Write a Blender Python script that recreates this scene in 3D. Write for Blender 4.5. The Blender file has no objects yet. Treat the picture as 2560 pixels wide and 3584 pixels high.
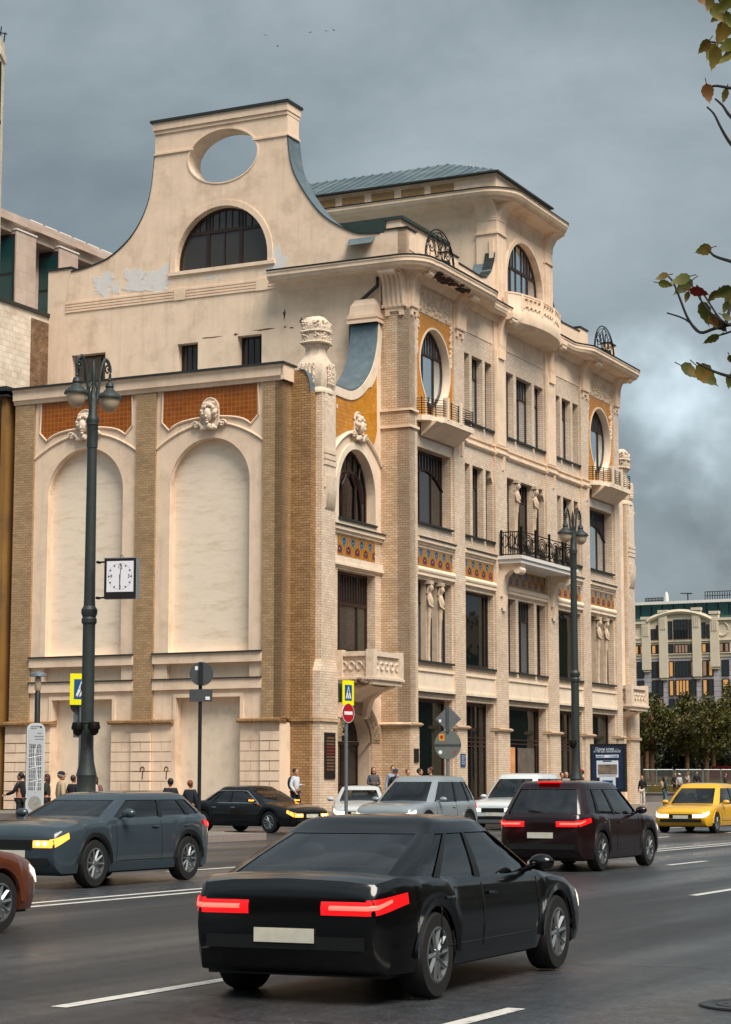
import bpy, bmesh, math, random
from mathutils import Vector, Matrix
from mathutils.geometry import tessellate_polygon
R=math.radians; PI=math.pi; rnd=random.Random(7)
SC=bpy.context.scene; COL=SC.collection
# ---------------------------------------------------------------- camera, sky, sun, exposure
CAMZ=1.45
cam=bpy.data.cameras.new('camera'); camo=bpy.data.objects.new('camera',cam); COL.objects.link(camo)
camo.location=(0,0,CAMZ); camo.rotation_euler=(R(90)+math.atan(960/7250),0,0)
cam.sensor_fit='VERTICAL'; cam.sensor_height=36; cam.lens=7250/3584*36; cam.clip_start=.1; cam.clip_end=6000
SC.camera=camo
SUN_EL,SUN_AZ=54,148        # azimuth clockwise from +Y (camera heading)
sd=Vector((math.sin(R(SUN_AZ))*math.cos(R(SUN_EL)),math.cos(R(SUN_AZ))*math.cos(R(SUN_EL)),math.sin(R(SUN_EL))))
sl=bpy.data.lights.new('sun','SUN'); so=bpy.data.objects.new('sun',sl); COL.objects.link(so)
sl.energy=3.9; sl.angle=R(34); sl.color=(1,.92,.82); so.rotation_euler=sd.to_track_quat('Z','Y').to_euler()
w=bpy.data.worlds.new('World'); SC.world=w; w.use_nodes=True
nt=w.node_tree; N=nt.nodes; L=nt.links; N.clear()
def nd(t,**k):
    n=N.new(t)
    for a,b in k.items(): setattr(n,a,b)
    return n
out=nd('ShaderNodeOutputWorld'); bg=nd('ShaderNodeBackground'); L.new(bg.outputs[0],out.inputs[0])
sky=nd('ShaderNodeTexSky',sky_type='NISHITA'); sky.sun_disc=False; sky.sun_elevation=R(SUN_EL); sky.sun_rotation=R(SUN_AZ); sky.dust_density=3; sky.air_density=1.2
tc=nd('ShaderNodeTexCoord')
mp=nd('ShaderNodeMapping'); mp.inputs['Scale'].default_value=(1,1,1.7); L.new(tc.outputs['Generated'],mp.inputs[0])
n1=nd('ShaderNodeTexNoise'); n1.inputs['Scale'].default_value=4.6; n1.inputs['Detail'].default_value=9; n1.inputs['Roughness'].default_value=.56; n1.inputs['Distortion'].default_value=.15
L.new(mp.outputs[0],n1.inputs[0])
rp=nd('ShaderNodeValToRGB'); L.new(n1.outputs[0],rp.inputs[0])
e=rp.color_ramp.elements; e[0].position=.33; e[0].color=(1.46,1.86,2.08,1); e[1].position=.70; e[1].color=(3.15,3.68,3.95,1)
x=e.new(.5); x.color=(2.12,2.56,2.8,1)
# clouds over a little of the clear-sky light
mx=nd('ShaderNodeMixRGB'); mx.inputs[0].default_value=.93; L.new(sky.outputs[0],mx.inputs[1]); L.new(rp.outputs[0],mx.inputs[2])
# a thin, bright gap in the cloud low on the right
def dirpx(px,py):
    p=math.atan(960/7250); a=(px-1280)/7250; b=(1792-py)/7250
    return Vector((a,math.cos(p)-b*math.sin(p),math.sin(p)+b*math.cos(p))).normalized()
def blob(px,py,r0,r1,amp):
    vm=nd('ShaderNodeVectorMath',operation='DISTANCE'); vm.inputs[1].default_value=dirpx(px,py)
    wv=nd('ShaderNodeVectorMath',operation='MULTIPLY_ADD'); nn=nd('ShaderNodeTexNoise'); nn.inputs['Scale'].default_value=14; nn.inputs['Detail'].default_value=5
    L.new(tc.outputs['Generated'],nn.inputs[0]); L.new(nn.outputs['Color'],wv.inputs[0]); wv.inputs[1].default_value=(.15,.15,.15); L.new(tc.outputs['Generated'],wv.inputs[2])
    ad=nd('ShaderNodeVectorMath',operation='SUBTRACT'); L.new(wv.outputs[0],ad.inputs[0]); ad.inputs[1].default_value=(.075,.075,.075)
    L.new(ad.outputs[0],vm.inputs[0])
    mr=nd('ShaderNodeMapRange'); mr.interpolation_type='SMOOTHERSTEP'; L.new(vm.outputs['Value'],mr.inputs[0])
    mr.inputs[1].default_value=r0; mr.inputs[2].default_value=r1; mr.inputs[3].default_value=amp; mr.inputs[4].default_value=0
    return mr.outputs[0]
def addm(a,b):
    m=nd('ShaderNodeMath',operation='ADD'); L.new(a,m.inputs[0]); L.new(b,m.inputs[1]); return m.outputs[0]
gap=addm(blob(2290,1430,.0,.055,.85),blob(2450,1590,.0,.06,.8))
dark=blob(2450,1800,.0,.05,-.5)
side=addm(gap,dark)
# the overcast is brighter overhead and behind the photographer
sp=nd('ShaderNodeSeparateXYZ'); L.new(tc.outputs['Generated'],sp.inputs[0])
mb=nd('ShaderNodeMapRange'); mb.interpolation_type='SMOOTHSTEP'; L.new(sp.outputs['Y'],mb.inputs[0])
mb.inputs[1].default_value=.75; mb.inputs[2].default_value=-.7; mb.inputs[3].default_value=0; mb.inputs[4].default_value=1.1
me_=nd('ShaderNodeMapRange'); me_.interpolation_type='SMOOTHSTEP'; L.new(sp.outputs['Z'],me_.inputs[0])
me_.inputs[1].default_value=.05; me_.inputs[2].default_value=.75; me_.inputs[3].default_value=-.1; me_.inputs[4].default_value=1.
mm_=nd('ShaderNodeMath',operation='MULTIPLY'); L.new(mb.outputs[0],mm_.inputs[0]); L.new(me_.outputs[0],mm_.inputs[1])
tot=addm(side,mm_.outputs[0])
one=nd('ShaderNodeMath',operation='ADD'); L.new(tot,one.inputs[0]); one.inputs[1].default_value=1
mu=nd('ShaderNodeMixRGB',blend_type='MULTIPLY'); mu.inputs[0].default_value=1; L.new(mx.outputs[0],mu.inputs[1]); L.new(one.outputs[0],mu.inputs[2])
L.new(mu.outputs[0],bg.inputs[0]); bg.inputs[1].default_value=.1
vs=SC.view_settings; vs.view_transform='Standard'; vs.look='None'; vs.gamma=1; vs.exposure=0.34; vs.use_curve_mapping=False

# ---------------------------------------------------------------- coordinates
# site frame: X runs away along the long facade (and the road), Y to the left along the front wall
AN=R(26.1); U=Vector((math.sin(AN),math.cos(AN),0)); V=Vector((-math.cos(AN),math.sin(AN),0)); O0=Vector((-3.0219,85,0))
ROT=R(90)-AN
def W(X,Y,Z=0): return O0+U*X+V*Y+Vector((0,0,Z))
def site(x,y): d=Vector((x,y,0))-O0; return d.dot(U),d.dot(V)
def road_z(Y): return min(0,.0093*(Y+8))
def walk_z(Y): return .15+.27*max(0,min(1,(Y+11)/9.6))
def P(px,dep): return (px*1.5764-1280)/7313*dep           # lateral metres of a point seen at dep metres

# ---------------------------------------------------------------- mesh helper
class MB:
    def __init__(s): s.v=[]; s.f=[]; s.m=[]
    def add(s,vs,fs,mi=0):
        o=len(s.v); s.v+=[tuple(p) for p in vs]; s.f+=[tuple(i+o for i in f) for f in fs]; s.m+=[mi]*len(fs); return s
    def box(s,x0,x1,y0,y1,z0,z1,mi=0):
        return s.add([(x0,y0,z0),(x1,y0,z0),(x1,y1,z0),(x0,y1,z0),(x0,y0,z1),(x1,y0,z1),(x1,y1,z1),(x0,y1,z1)],
          [(0,3,2,1),(4,5,6,7),(0,1,5,4),(1,2,6,5),(2,3,7,6),(3,0,4,7)],mi)
    def fbox(s,fr,a0,a1,z0,z1,d0,d1,mi=0):
        p=[fr(a,z,d) for d in(d0,d1) for a,z in((a0,z0),(a1,z0),(a1,z1),(a0,z1))]
        return s.add(p,[(0,1,2,3),(7,6,5,4),(0,4,5,1),(1,5,6,2),(2,6,7,3),(3,7,4,0)],mi)
    def plate(s,loops,fr,d0,d1,mi=0,back=True):
        pts=[p for l in loops for p in l]; n=len(pts)
        tris=tessellate_polygon([[Vector((p[0],p[1],0)) for p in l] for l in loops])
        fs=[tuple(t) for t in tris]
        if back: fs+=[tuple(i+n for i in reversed(t)) for t in tris]
        o=0
        for l in loops:
            k=len(l)
            for i in range(k):
                j=(i+1)%k; fs.append((o+i,o+j,o+j+n,o+i+n))
            o+=k
        return s.add([fr(a,z,d1) for a,z in pts]+[fr(a,z,d0) for a,z in pts],fs,mi)
    def prism(s,prof,fr,a0,a1,mi=0):          # profile of (d,z) pulled along the wall from a0 to a1
        n=len(prof); vs=[fr(a0,z,d) for d,z in prof]+[fr(a1,z,d) for d,z in prof]
        t=tessellate_polygon([[Vector((d,z,0)) for d,z in prof]])
        fs=[tuple(q) for q in t]+[tuple(i+n for i in reversed(q)) for q in t]+[(i,(i+1)%n,(i+1)%n+n,i+n) for i in range(n)]
        return s.add(vs,fs,mi)
    def loft(s,rings,closed=True,cap=True,mi=0):
        n=len(rings[0]); vs=[p for r in rings for p in r]; fs=[]
        for i in range(len(rings)-1):
            for j in range(n if closed else n-1):
                k=(j+1)%n; fs.append((i*n+j,i*n+k,(i+1)*n+k,(i+1)*n+j))
        if cap: fs+=[tuple(range(n)),tuple(reversed(range((len(rings)-1)*n,len(rings)*n)))]
        return s.add(vs,fs,mi)
    def tube(s,pts,r,n=6,mi=0):
        pts=[Vector(p) for p in pts]; rings=[]; up=Vector((0,0,1))
        for i,p in enumerate(pts):
            t=(pts[min(i+1,len(pts)-1)]-pts[max(i-1,0)]); t=t.normalized() if t.length>1e-9 else Vector((0,0,1))
            a=t.cross(up)
            if a.length<.05: a=t.cross(Vector((1,0,0)))
            a.normalize(); b=t.cross(a); rr=r[i] if isinstance(r,(list,tuple)) else r
            rings.append([p+a*math.cos(2*PI*k/n)*rr+b*math.sin(2*PI*k/n)*rr for k in range(n)])
        return s.loft(rings,mi=mi)
    def lathe(s,prof,c,n=16,mi=0,flute=0):
        rings=[]
        for r,z in prof:
            rings.append([(c[0]+(r*(1-flute*(k%2)))*math.cos(2*PI*k/n),c[1]+(r*(1-flute*(k%2)))*math.sin(2*PI*k/n),c[2]+z) for k in range(n)])
        return s.loft(rings,mi=mi)
    def ball(s,c,r,n=8,m=6,mi=0):
        rx,ry,rz=r if isinstance(r,(tuple,list)) else (r,r,r); rings=[]
        for i in range(m+1):
            t=PI*(i+.02 if i==0 else i-.02 if i==m else i)/m
            rings.append([(c[0]+rx*math.sin(t)*math.cos(2*PI*k/n),c[1]+ry*math.sin(t)*math.sin(2*PI*k/n),c[2]-rz*math.cos(t)) for k in range(n)])
        return s.loft(rings,mi=mi)
    def build(s,name,mats,parent=None,smooth=None,loc=None,rz=0):
        me=bpy.data.meshes.new(name); me.from_pydata(s.v,[],s.f); bm=bmesh.new(); bm.from_mesh(me)
        bmesh.ops.recalc_face_normals(bm,faces=bm.faces)
        uv=bm.loops.layers.uv.new('UVMap')
        for i,f in enumerate(bm.faces):
            nx,ny,nz=map(abs,f.normal)
            for lp in f.loops:
                c=lp.vert.co
                lp[uv].uv=(c.x,c.y) if nz>.75 else ((c.y,c.z) if nx>ny else (c.x,c.z))
        bm.to_mesh(me); bm.free()
        if not isinstance(mats,(list,tuple)): mats=[mats]
        for m in mats: me.materials.append(m)
        if len(mats)>1: me.polygons.foreach_set('material_index',s.m)
        if smooth is not None:
            me.polygons.foreach_set('use_smooth',[True]*len(me.polygons))
            if smooth: me.set_sharp_from_angle(angle=R(smooth))
        o=bpy.data.objects.new(name,me); COL.objects.link(o)
        if parent: o.parent=parent
        if loc is not None: o.location=loc
        o.rotation_euler.z=rz
        return o
def FB(Y0): return lambda a,z,d:(a,Y0-d,z)      # wall facing the road
def FA(X0): return lambda a,z,d:(X0-d,a,z)      # wall facing the camera side
def rect(a0,a1,z0,z1): return [(a0,z0),(a1,z0),(a1,z1),(a0,z1)]
def arch(a0,a1,z0,zs,z1,n=16):                   # rectangle with a half-elliptical head
    c=(a0+a1)/2; h=(a1-a0)/2
    return [(a0,z0),(a1,z0)]+[(c+h*math.cos(PI*k/n),zs+(z1-zs)*math.sin(PI*k/n)) for k in range(n+1)]
def ell(c,z,rx,rz,n=32,a0=0,a1=2*PI): return [(c+rx*math.cos(a0+(a1-a0)*k/n),z+rz*math.sin(a0+(a1-a0)*k/n)) for k in range(n)]
def inset(poly,t):
    n=len(poly); ar=sum(poly[i][0]*poly[(i+1)%n][1]-poly[(i+1)%n][0]*poly[i][1] for i in range(n)); sg=1 if ar>0 else -1; o=[]
    for i in range(n):
        p0,p,p1=Vector(poly[i-1]),Vector(poly[i]),Vector(poly[(i+1)%n])
        e0=(p-p0); e1=(p1-p)
        if e0.length<1e-6: e0=e1
        if e1.length<1e-6: e1=e0
        e0.normalize(); e1.normalize()
        n0=Vector((-e0.y,e0.x))*sg; n1=Vector((-e1.y,e1.x))*sg; b=n0+n1
        b=b/max(.5,b.length_squared/2) if b.length>1e-6 else n0
        o.append(tuple(p+b*t))
    return o
def spanv(poly,a):   # z extents of polygon at a
    zs=[]
    n=len(poly)
    for i in range(n):
        (x0,y0),(x1,y1)=poly[i],poly[(i+1)%n]
        if (x0-a)*(x1-a)<0: zs.append(y0+(y1-y0)*(a-x0)/(x1-x0))
    return (min(zs),max(zs)) if len(zs)>1 else None
def spanh(poly,z): return spanv([(b,a) for a,b in poly],z)
def empty(name,loc,rz=0,**k):
    o=bpy.data.objects.new(name,None); COL.objects.link(o); o.location=loc; o.rotation_euler.z=rz; o.empty_display_size=.3
    tag(o,**k); return o
def spl(pts,n=6):
    o=[]
    for i in range(len(pts)-1):
        p0=pts[max(i-1,0)];p1=pts[i];p2=pts[i+1];p3=pts[min(i+2,len(pts)-1)]
        for k in range(n):
            t=k/n; o.append(tuple(.5*(2*p1[j]+(p2[j]-p0[j])*t+(2*p0[j]-5*p1[j]+4*p2[j]-p3[j])*t*t+(3*p1[j]-p0[j]-3*p2[j]+p3[j])*t**3) for j in range(len(p1))))
    o.append(pts[-1]); return o
def tag(o,label=None,category=None,group=None,kind=None):
    for k,v in (('label',label),('category',category),('group',group),('kind',kind)):
        if v: o[k]=v
    return o
def dup(o,parent=None):
    c=o.copy(); COL.objects.link(c)
    if parent: c.parent=parent
    for ch in list(o.children): dup(ch,c)
    return c

# ---------------------------------------------------------------- materials
def lin(c):
    if isinstance(c,str): c=[int(c[i:i+2],16)/255 for i in(0,2,4)]
    else: c=[v/255 for v in c]
    return tuple(v/12.92 if v<=.04045 else ((v+.055)/1.055)**2.4 for v in c)+(1,)
def newmat(name):
    m=bpy.data.materials.new(name); m.use_nodes=True; t=m.node_tree; t.nodes.clear()
    o=t.nodes.new('ShaderNodeOutputMaterial'); b=t.nodes.new('ShaderNodeBsdfPrincipled'); t.links.new(b.outputs[0],o.inputs[0]); return m,t,b
def nod(t,ty,ins={},**k):
    n=t.nodes.new(ty)
    for a,v in k.items(): setattr(n,a,v)
    for a,v in ins.items():
        if isinstance(v,bpy.types.NodeSocket): t.links.new(v,n.inputs[a])
        else: n.inputs[a].default_value=v
    return n
def mixc(t,f,a,b,mode='MIX'):
    return nod(t,'ShaderNodeMixRGB',{0:f,1:a,2:b},blend_type=mode).outputs[0]
def ramp(t,f,lo,hi,a=0,b=1):
    n=nod(t,'ShaderNodeMapRange',{0:f,1:lo,2:hi,3:a,4:b}); return n.outputs[0]
def plain(name,c,rough=.6,metal=0,var=.15,scale=6,bump=.0,streak=0,emit=None,spec=.5,dirt=None,coords='Object',bscale=40,coat=0,stretch=None):
    m,t,b=newmat(name); c=lin(c); tcn=nod(t,'ShaderNodeTexCoord'); co=tcn.outputs[coords]
    if stretch: co=nod(t,'ShaderNodeMapping',{'Vector':co,'Scale':stretch}).outputs[0]
    n=nod(t,'ShaderNodeTexNoise',{'Vector':co,'Scale':scale,'Detail':6,'Roughness':.6})
    d=tuple(v*(1-var) for v in c[:3])+(1,); l=tuple(min(1,v*(1+var)) for v in c[:3])+(1,)
    col=mixc(t,ramp(t,n.outputs[0],.3,.7),d,l)
    if dirt:
        n2=nod(t,'ShaderNodeTexNoise',{'Vector':co,'Scale':dirt[1],'Detail':8,'Roughness':.65})
        col=mixc(t,ramp(t,n2.outputs[0],.5,.75,0,dirt[2]),col,lin(dirt[0]))
    if streak:
        mpn=nod(t,'ShaderNodeMapping',{'Vector':co,'Scale':(3.5,3.5,.22)})
        n3=nod(t,'ShaderNodeTexNoise',{'Vector':mpn.outputs[0],'Scale':1.3,'Detail':6,'Roughness':.6})
        col=mixc(t,ramp(t,n3.outputs[0],.52,.8,0,streak),col,tuple(v*.45 for v in c[:3])+(1,))
    t.links.new(col,b.inputs['Base Color']); b.inputs['Roughness'].default_value=rough; b.inputs['Metallic'].default_value=metal
    b.inputs['Specular IOR Level'].default_value=spec; b.inputs['Coat Weight'].default_value=coat; b.inputs['Coat Roughness'].default_value=.11
    if bump:
        n4=nod(t,'ShaderNodeTexNoise',{'Vector':co,'Scale':bscale,'Detail':4})
        t.links.new(nod(t,'ShaderNodeBump',{'Height':n4.outputs[0],'Strength':bump,'Distance':.02}).outputs[0],b.inputs['Normal'])
    if emit:
        b.inputs['Emission Color'].default_value=lin(emit[0]); b.inputs['Emission Strength'].default_value=emit[1]
    return m
def brick(name,c1,c2,mortar,bw=.27,bh=.108,ms=.01,rough=.3,off=.5,dirt=None,bump=.5,var2=None,sq=False):
    m,t,b=newmat(name); tcn=nod(t,'ShaderNodeTexCoord'); uv=tcn.outputs['UV']
    wob=nod(t,'ShaderNodeTexNoise',{'Vector':uv,'Scale':1.7,'Detail':2})
    wv=nod(t,'ShaderNodeVectorMath',{0:wob.outputs['Color'],1:(.012,.012,0),2:uv},operation='MULTIPLY_ADD')
    br=nod(t,'ShaderNodeTexBrick',{'Vector':wv.outputs[0],'Color1':lin(c1),'Color2':lin(c2),'Mortar':lin(mortar),'Scale':1,'Mortar Size':ms,'Mortar Smooth':.3,'Bias':0,'Brick Width':bw,'Row Height':bh},offset=off)
    n=nod(t,'ShaderNodeTexNoise',{'Vector':uv,'Scale':.55,'Detail':7,'Roughness':.6})
    col=mixc(t,ramp(t,n.outputs[0],.35,.7,.86,1.1),(0,0,0,1),br.outputs[0]); 
    # per-brick tone from a coarse stepped noise
    sx=nod(t,'ShaderNodeVectorMath',{0:wv.outputs[0],1:(1/bw,1/bh,1)},operation='MULTIPLY')
    fl=nod(t,'ShaderNodeVectorMath',{0:sx.outputs[0]},operation='FLOOR')
    wn=nod(t,'ShaderNodeTexWhiteNoise',{'Vector':fl.outputs[0]},noise_dimensions='2D')
    col=mixc(t,ramp(t,wn.outputs[0],.0,1,0,.26),col,lin(var2 or c1),'MULTIPLY')
    if dirt:
        n2=nod(t,'ShaderNodeTexNoise',{'Vector':uv,'Scale':dirt[1],'Detail':9,'Roughness':.7})
        col=mixc(t,ramp(t,n2.outputs[0],.5,.72,0,dirt[2]),col,lin(dirt[0]))
    t.links.new(col,b.inputs['Base Color'])
    t.links.new(ramp(t,br.outputs['Fac'],0,1,rough,.85),b.inputs['Roughness'])
    inv=nod(t,'ShaderNodeMath',{0:1.0,1:br.outputs['Fac']},operation='SUBTRACT')
    hb=nod(t,'ShaderNodeMath',{0:wn.outputs[0],1:.35,2:inv.outputs[0]},operation='MULTIPLY_ADD')
    t.links.new(nod(t,'ShaderNodeBump',{'Height':hb.outputs[0],'Strength':bump,'Distance':.012}).outputs[0],b.inputs['Normal'])
    return m
def glassmat(name,c,rough=.03,ior=1.7,wob=.15,emit=None,metal=0):
    m,t,b=newmat(name); b.inputs['Base Color'].default_value=lin(c); b.inputs['Roughness'].default_value=rough; b.inputs['IOR'].default_value=ior; b.inputs['Metallic'].default_value=metal
    tcn=nod(t,'ShaderNodeTexCoord'); n=nod(t,'ShaderNodeTexNoise',{'Vector':tcn.outputs['Object'],'Scale':.9,'Detail':2})
    if wob: t.links.new(nod(t,'ShaderNodeBump',{'Height':n.outputs[0],'Strength':wob,'Distance':.03}).outputs[0],b.inputs['Normal'])
    if emit: b.inputs['Emission Color'].default_value=lin(emit[0]); b.inputs['Emission Strength'].default_value=emit[1]
    return m
def flowers(name):        # art nouveau frieze of blue and wine-red blossoms on amber tile
    m,t,b=newmat(name); tcn=nod(t,'ShaderNodeTexCoord'); sp=nod(t,'ShaderNodeSeparateXYZ',{0:tcn.outputs['UV']})
    def M(op,a,bb=0.,c=0.): return nod(t,'ShaderNodeMath',{0:a,1:bb,2:c},operation=op).outputs[0]
    per=.86; z0=11.35
    u=M('DIVIDE',sp.outputs[0],per); v=M('SUBTRACT',sp.outputs[1],z0)
    def cell(sh): return M('MULTIPLY',M('SUBTRACT',M('FRACT',M('ADD',u,sh)),.5),per)
    def oval(x,cy,rx,ry):
        a=M('DIVIDE',x,M('MULTIPLY',rx,M('MULTIPLY_ADD',M('SUBTRACT',v,cy),1.9 if cy>.45 else -1.9,1.))); c=M('DIVIDE',M('SUBTRACT',v,cy),ry); return M('ADD',M('MULTIPLY',a,a),M('MULTIPLY',c,c))
    xa=cell(0.); xb=cell(.5)
    n=nod(t,'ShaderNodeTexNoise',{'Vector':tcn.outputs['UV'],'Scale':9,'Detail':3})
    col=mixc(t,n.outputs[0],lin('96601A'),lin('BC8430'))
    def stem(x,w,lo,hi):  # curved tendrils
        s=nod(t,'ShaderNodeMath',{0:M('MULTIPLY',v,7.5)},operation='SINE').outputs[0]
        dd=M('ABSOLUTE',M('SUBTRACT',M('ABSOLUTE',x),M('MULTIPLY_ADD',s,.07,.16))); return M('LESS_THAN',dd,w)
    col=mixc(t,stem(xa,.014,0,1),col,lin('3B2A12')); col=mixc(t,stem(xb,.012,0,1),col,lin('4A2410'))
    for x,cy,c1,c2 in((xa,.62,'356F8A','1B2338'),(xb,.27,'702632','38141A')):
        col=mixc(t,M('LESS_THAN',oval(x,cy,.21,.19),1.),col,lin(c1))
        col=mixc(t,M('LESS_THAN',oval(x,cy-.05 if c1[0]=='2' else cy+.03,.10,.14),1.),col,lin(c2))
        col=mixc(t,M('LESS_THAN',oval(x,cy+.01,.022,.045),1.),col,lin('D8CDB8'))
        col=mixc(t,M('LESS_THAN',oval(x,cy-.28,.016,.14),1.),col,lin('3B2A12'))
    t.links.new(col,b.inputs['Base Color']); b.inputs['Roughness'].default_value=.3; return m
M_={}
M_['plaster']=plain('cream_plaster','EBD0B5',.85,var=.07,scale=1.3,bump=.25,streak=.28,dirt=('8D6E52',.8,.4),bscale=25)
M_['plaster_pale']=plain('pale_plaster','E8D4BC',.85,var=.06,scale=2,bump=.25,streak=.2,dirt=('A08A6C',1.5,.35))
M_['fill']=plain('limewash_fill','EEDCC6',.9,var=.04,scale=2.2,bump=.12,dirt=('B89E7A',1.3,.5),bscale=9,stretch=(.7,.7,3.2))
M_['stone']=plain('carved_stone','DCC8B2',.8,var=.1,scale=8,bump=.5,dirt=('8A7560',4,.6),bscale=18)
M_['patch']=plain('bare_filler','D9D5D0',.9,var=.05,scale=5,bump=.4)
M_["brick_a"]=brick("ochre_glazed_brick","BC9C76","A68A66","8A7052",var2="D4B896",bump=.35,dirt=("7C6848",1.4,.25),rough=.45)
M_['brick_c']=brick('brown_glazed_brick','B48E62','9C764C','5E452C',dirt=('5F4526',1.1,.5),rough=.45)
M_['brick_b']=brick('cream_glazed_brick','EEDCC6','E2CAB0','B2987E',rough=.2,dirt=('B88E70',1.0,.33),var2='DEC4A8',bump=.25)
M_['brick_t']=brick('cream_tower_brick','DFC6A8','CEB090','9A8064',rough=.28,dirt=('A8845E',.9,.4),var2='CCAA88',bump=.3)
M_['wbrick']=brick('whitewashed_brick','E6DAC8','DACBB8','C4B29C',bw=.5,bh=.28,rough=.9,dirt=('8A6E58',1.3,.45),bump=.6,var2='DCCDBA')
M_['tile_o']=brick('amber_tile','D69220','C88214','A86C18',bw=.17,bh=.17,ms=.012,off=0,rough=.14,dirt=('D8A030',.8,.55),bump=.25,var2='E0B060')
M_['tile_r']=brick('rust_tile','9C5612','8C4A0C','B87024',bw=.2,bh=.2,ms=.014,off=0,rough=.25,bump=.2,var2='E0A060')
M_['flower']=flowers('blossom_frieze')
M_['metal']=plain('blue_grey_roof_metal','66757C',.45,metal=.3,var=.15,scale=3,dirt=('8C9AA0',2,.5))
M_['metal_d']=plain('dark_flashing','2E3332',.5,metal=.3,var=.2)
M_['roof']=plain('seamed_roof','5E6E74',.35,metal=.4,var=.12,scale=1.5,dirt=('AFBEBE',.7,.5))
M_['green']=plain('dark_green_sheet','27352F',.5,var=.2)
M_['frame']=plain('dark_window_wood','2A1712',.45,var=.2)
M_['glass']=glassmat('window_glass','0B0D0E')
M_['glass_c']=glassmat('curtained_glass','35332F',rough=.06,ior=1.6)
M_['glass_s']=glassmat('reflecting_glass','59636A',metal=.5,rough=.04,wob=.3)
M_['glass_b']=glassmat('sky_window_glass','CDD8DE',metal=.9,wob=.06)
M_['glass_g']=glassmat('shop_glass','0E1613',ior=1.35,wob=.3)
M_['iron']=plain('black_iron','14120F',.5,metal=.6,var=.2)
M_['iron_g']=plain('painted_lamp_iron','333A38',.5,metal=.2,var=.2,scale=9,dirt=('23282A',6,.6))
M_['herm']=plain('herm_stone','C8B29A',.8,var=.12,scale=8,bump=.4,dirt=('7A6654',4,.6))
M_['door']=plain('door_wood','24160F',.4,var=.3,scale=5)
M_['plaque']=plain('bronze_plaque','2C2420',.45,metal=.5,var=.25,scale=12)
# ================================================================ the corner building
BLD=empty('corner_building',O0,ROT,label='cream brick and plaster corner building with a curved gable, oval opening and amber tile panels',category='building')
B_=lambda mb,name,mat,sm=None,par=None: mb.build(name,mat,par or BLD,smooth=sm)
YF,YW=-1.43,-1.30; X1=8.45
BAYS=[(9.30,13.5),(14.7,18.5),(20.0,25.5),(27.0,30.8),(32.0,36.2)]
PIERS=[(8.45,9.30),(13.5,14.7),(18.5,20.0),(25.5,27.0),(30.8,32.0),(36.2,37.05)]
_gl=random.Random(12)
def window(poly,fr,depth,vb=(),hb=(),ft=.09,bars=(),glass='glass',name='window',wide=.07,transom=None,label=None):
    """frame ring + glazing bars, with the pane as its child; depth = how far behind the wall face"""
    if glass=='glass': glass=_gl.choice(['glass','glass_c','glass_c','glass_s','glass'])
    mb=MB(); inn=inset(poly,ft); mb.plate([poly,inn],fr,-depth-.09,-depth)
    for a in vb:
        s=spanv(inn,a)
        if s: mb.fbox(fr,a-wide/2,a+wide/2,s[0],s[1],-depth-.08,-depth+.012)
    for z in hb:
        s=spanh(inn,z)
        if s: mb.fbox(fr,s[0],s[1],z-wide/2,z+wide/2,-depth-.08,-depth+.016)
    for a,z0,z1 in bars:
        s=spanv(inn,a)
        if s: mb.fbox(fr,a-.022,a+.022,max(z0,s[0]),min(z1,s[1]),-depth-.06,-depth+.005)
    o=B_(mb,name,M_['frame']); g=MB(); g.plate([inset(poly,ft*.5)],fr,-depth-.06,-depth-.045); B_(g,'pane',M_[glass],par=o)
    if label: o['label']=label
    return o
def tri(a0,a1,zt,fr=None):    # small upper panes
    n=max(2,round((a1-a0)/.33)); return [(a0+(a1-a0)*k/n,zt,99) for k in range(1,n)]
def sill(fr,a0,a1,z,d=.0,t=.09,mat='metal_d',name='sill'):
    B_(MB().fbox(fr,a0-.05,a1+.05,z-t,z,d-.3,d+.14),name,M_[mat])

fW=FB(YW); fF=FB(YF)
# --- brick piers of the long facade
for i,(a,b) in enumerate(PIERS):
    mb=MB(); mb.fbox(fF,a,b,.2,4.1,-.6,.05); mb.fbox(fF,a,b,4.24,23.0,-.6,0)
    B_(mb,'pier',M_['brick_b'])
    mb=MB(); mb.prism([(-.3,4.1),(.1,4.1),(.2,4.16),(.2,4.2),(.08,4.26),(-.3,4.26)],fF,a-.12,b+.12)
    B_(mb,'pier_cap',M_['brick_t']); B_(MB().fbox(fF,a-.02,b+.02,.15,.75,-.3,.09),'pier_foot',M_['brick_t'])
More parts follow.
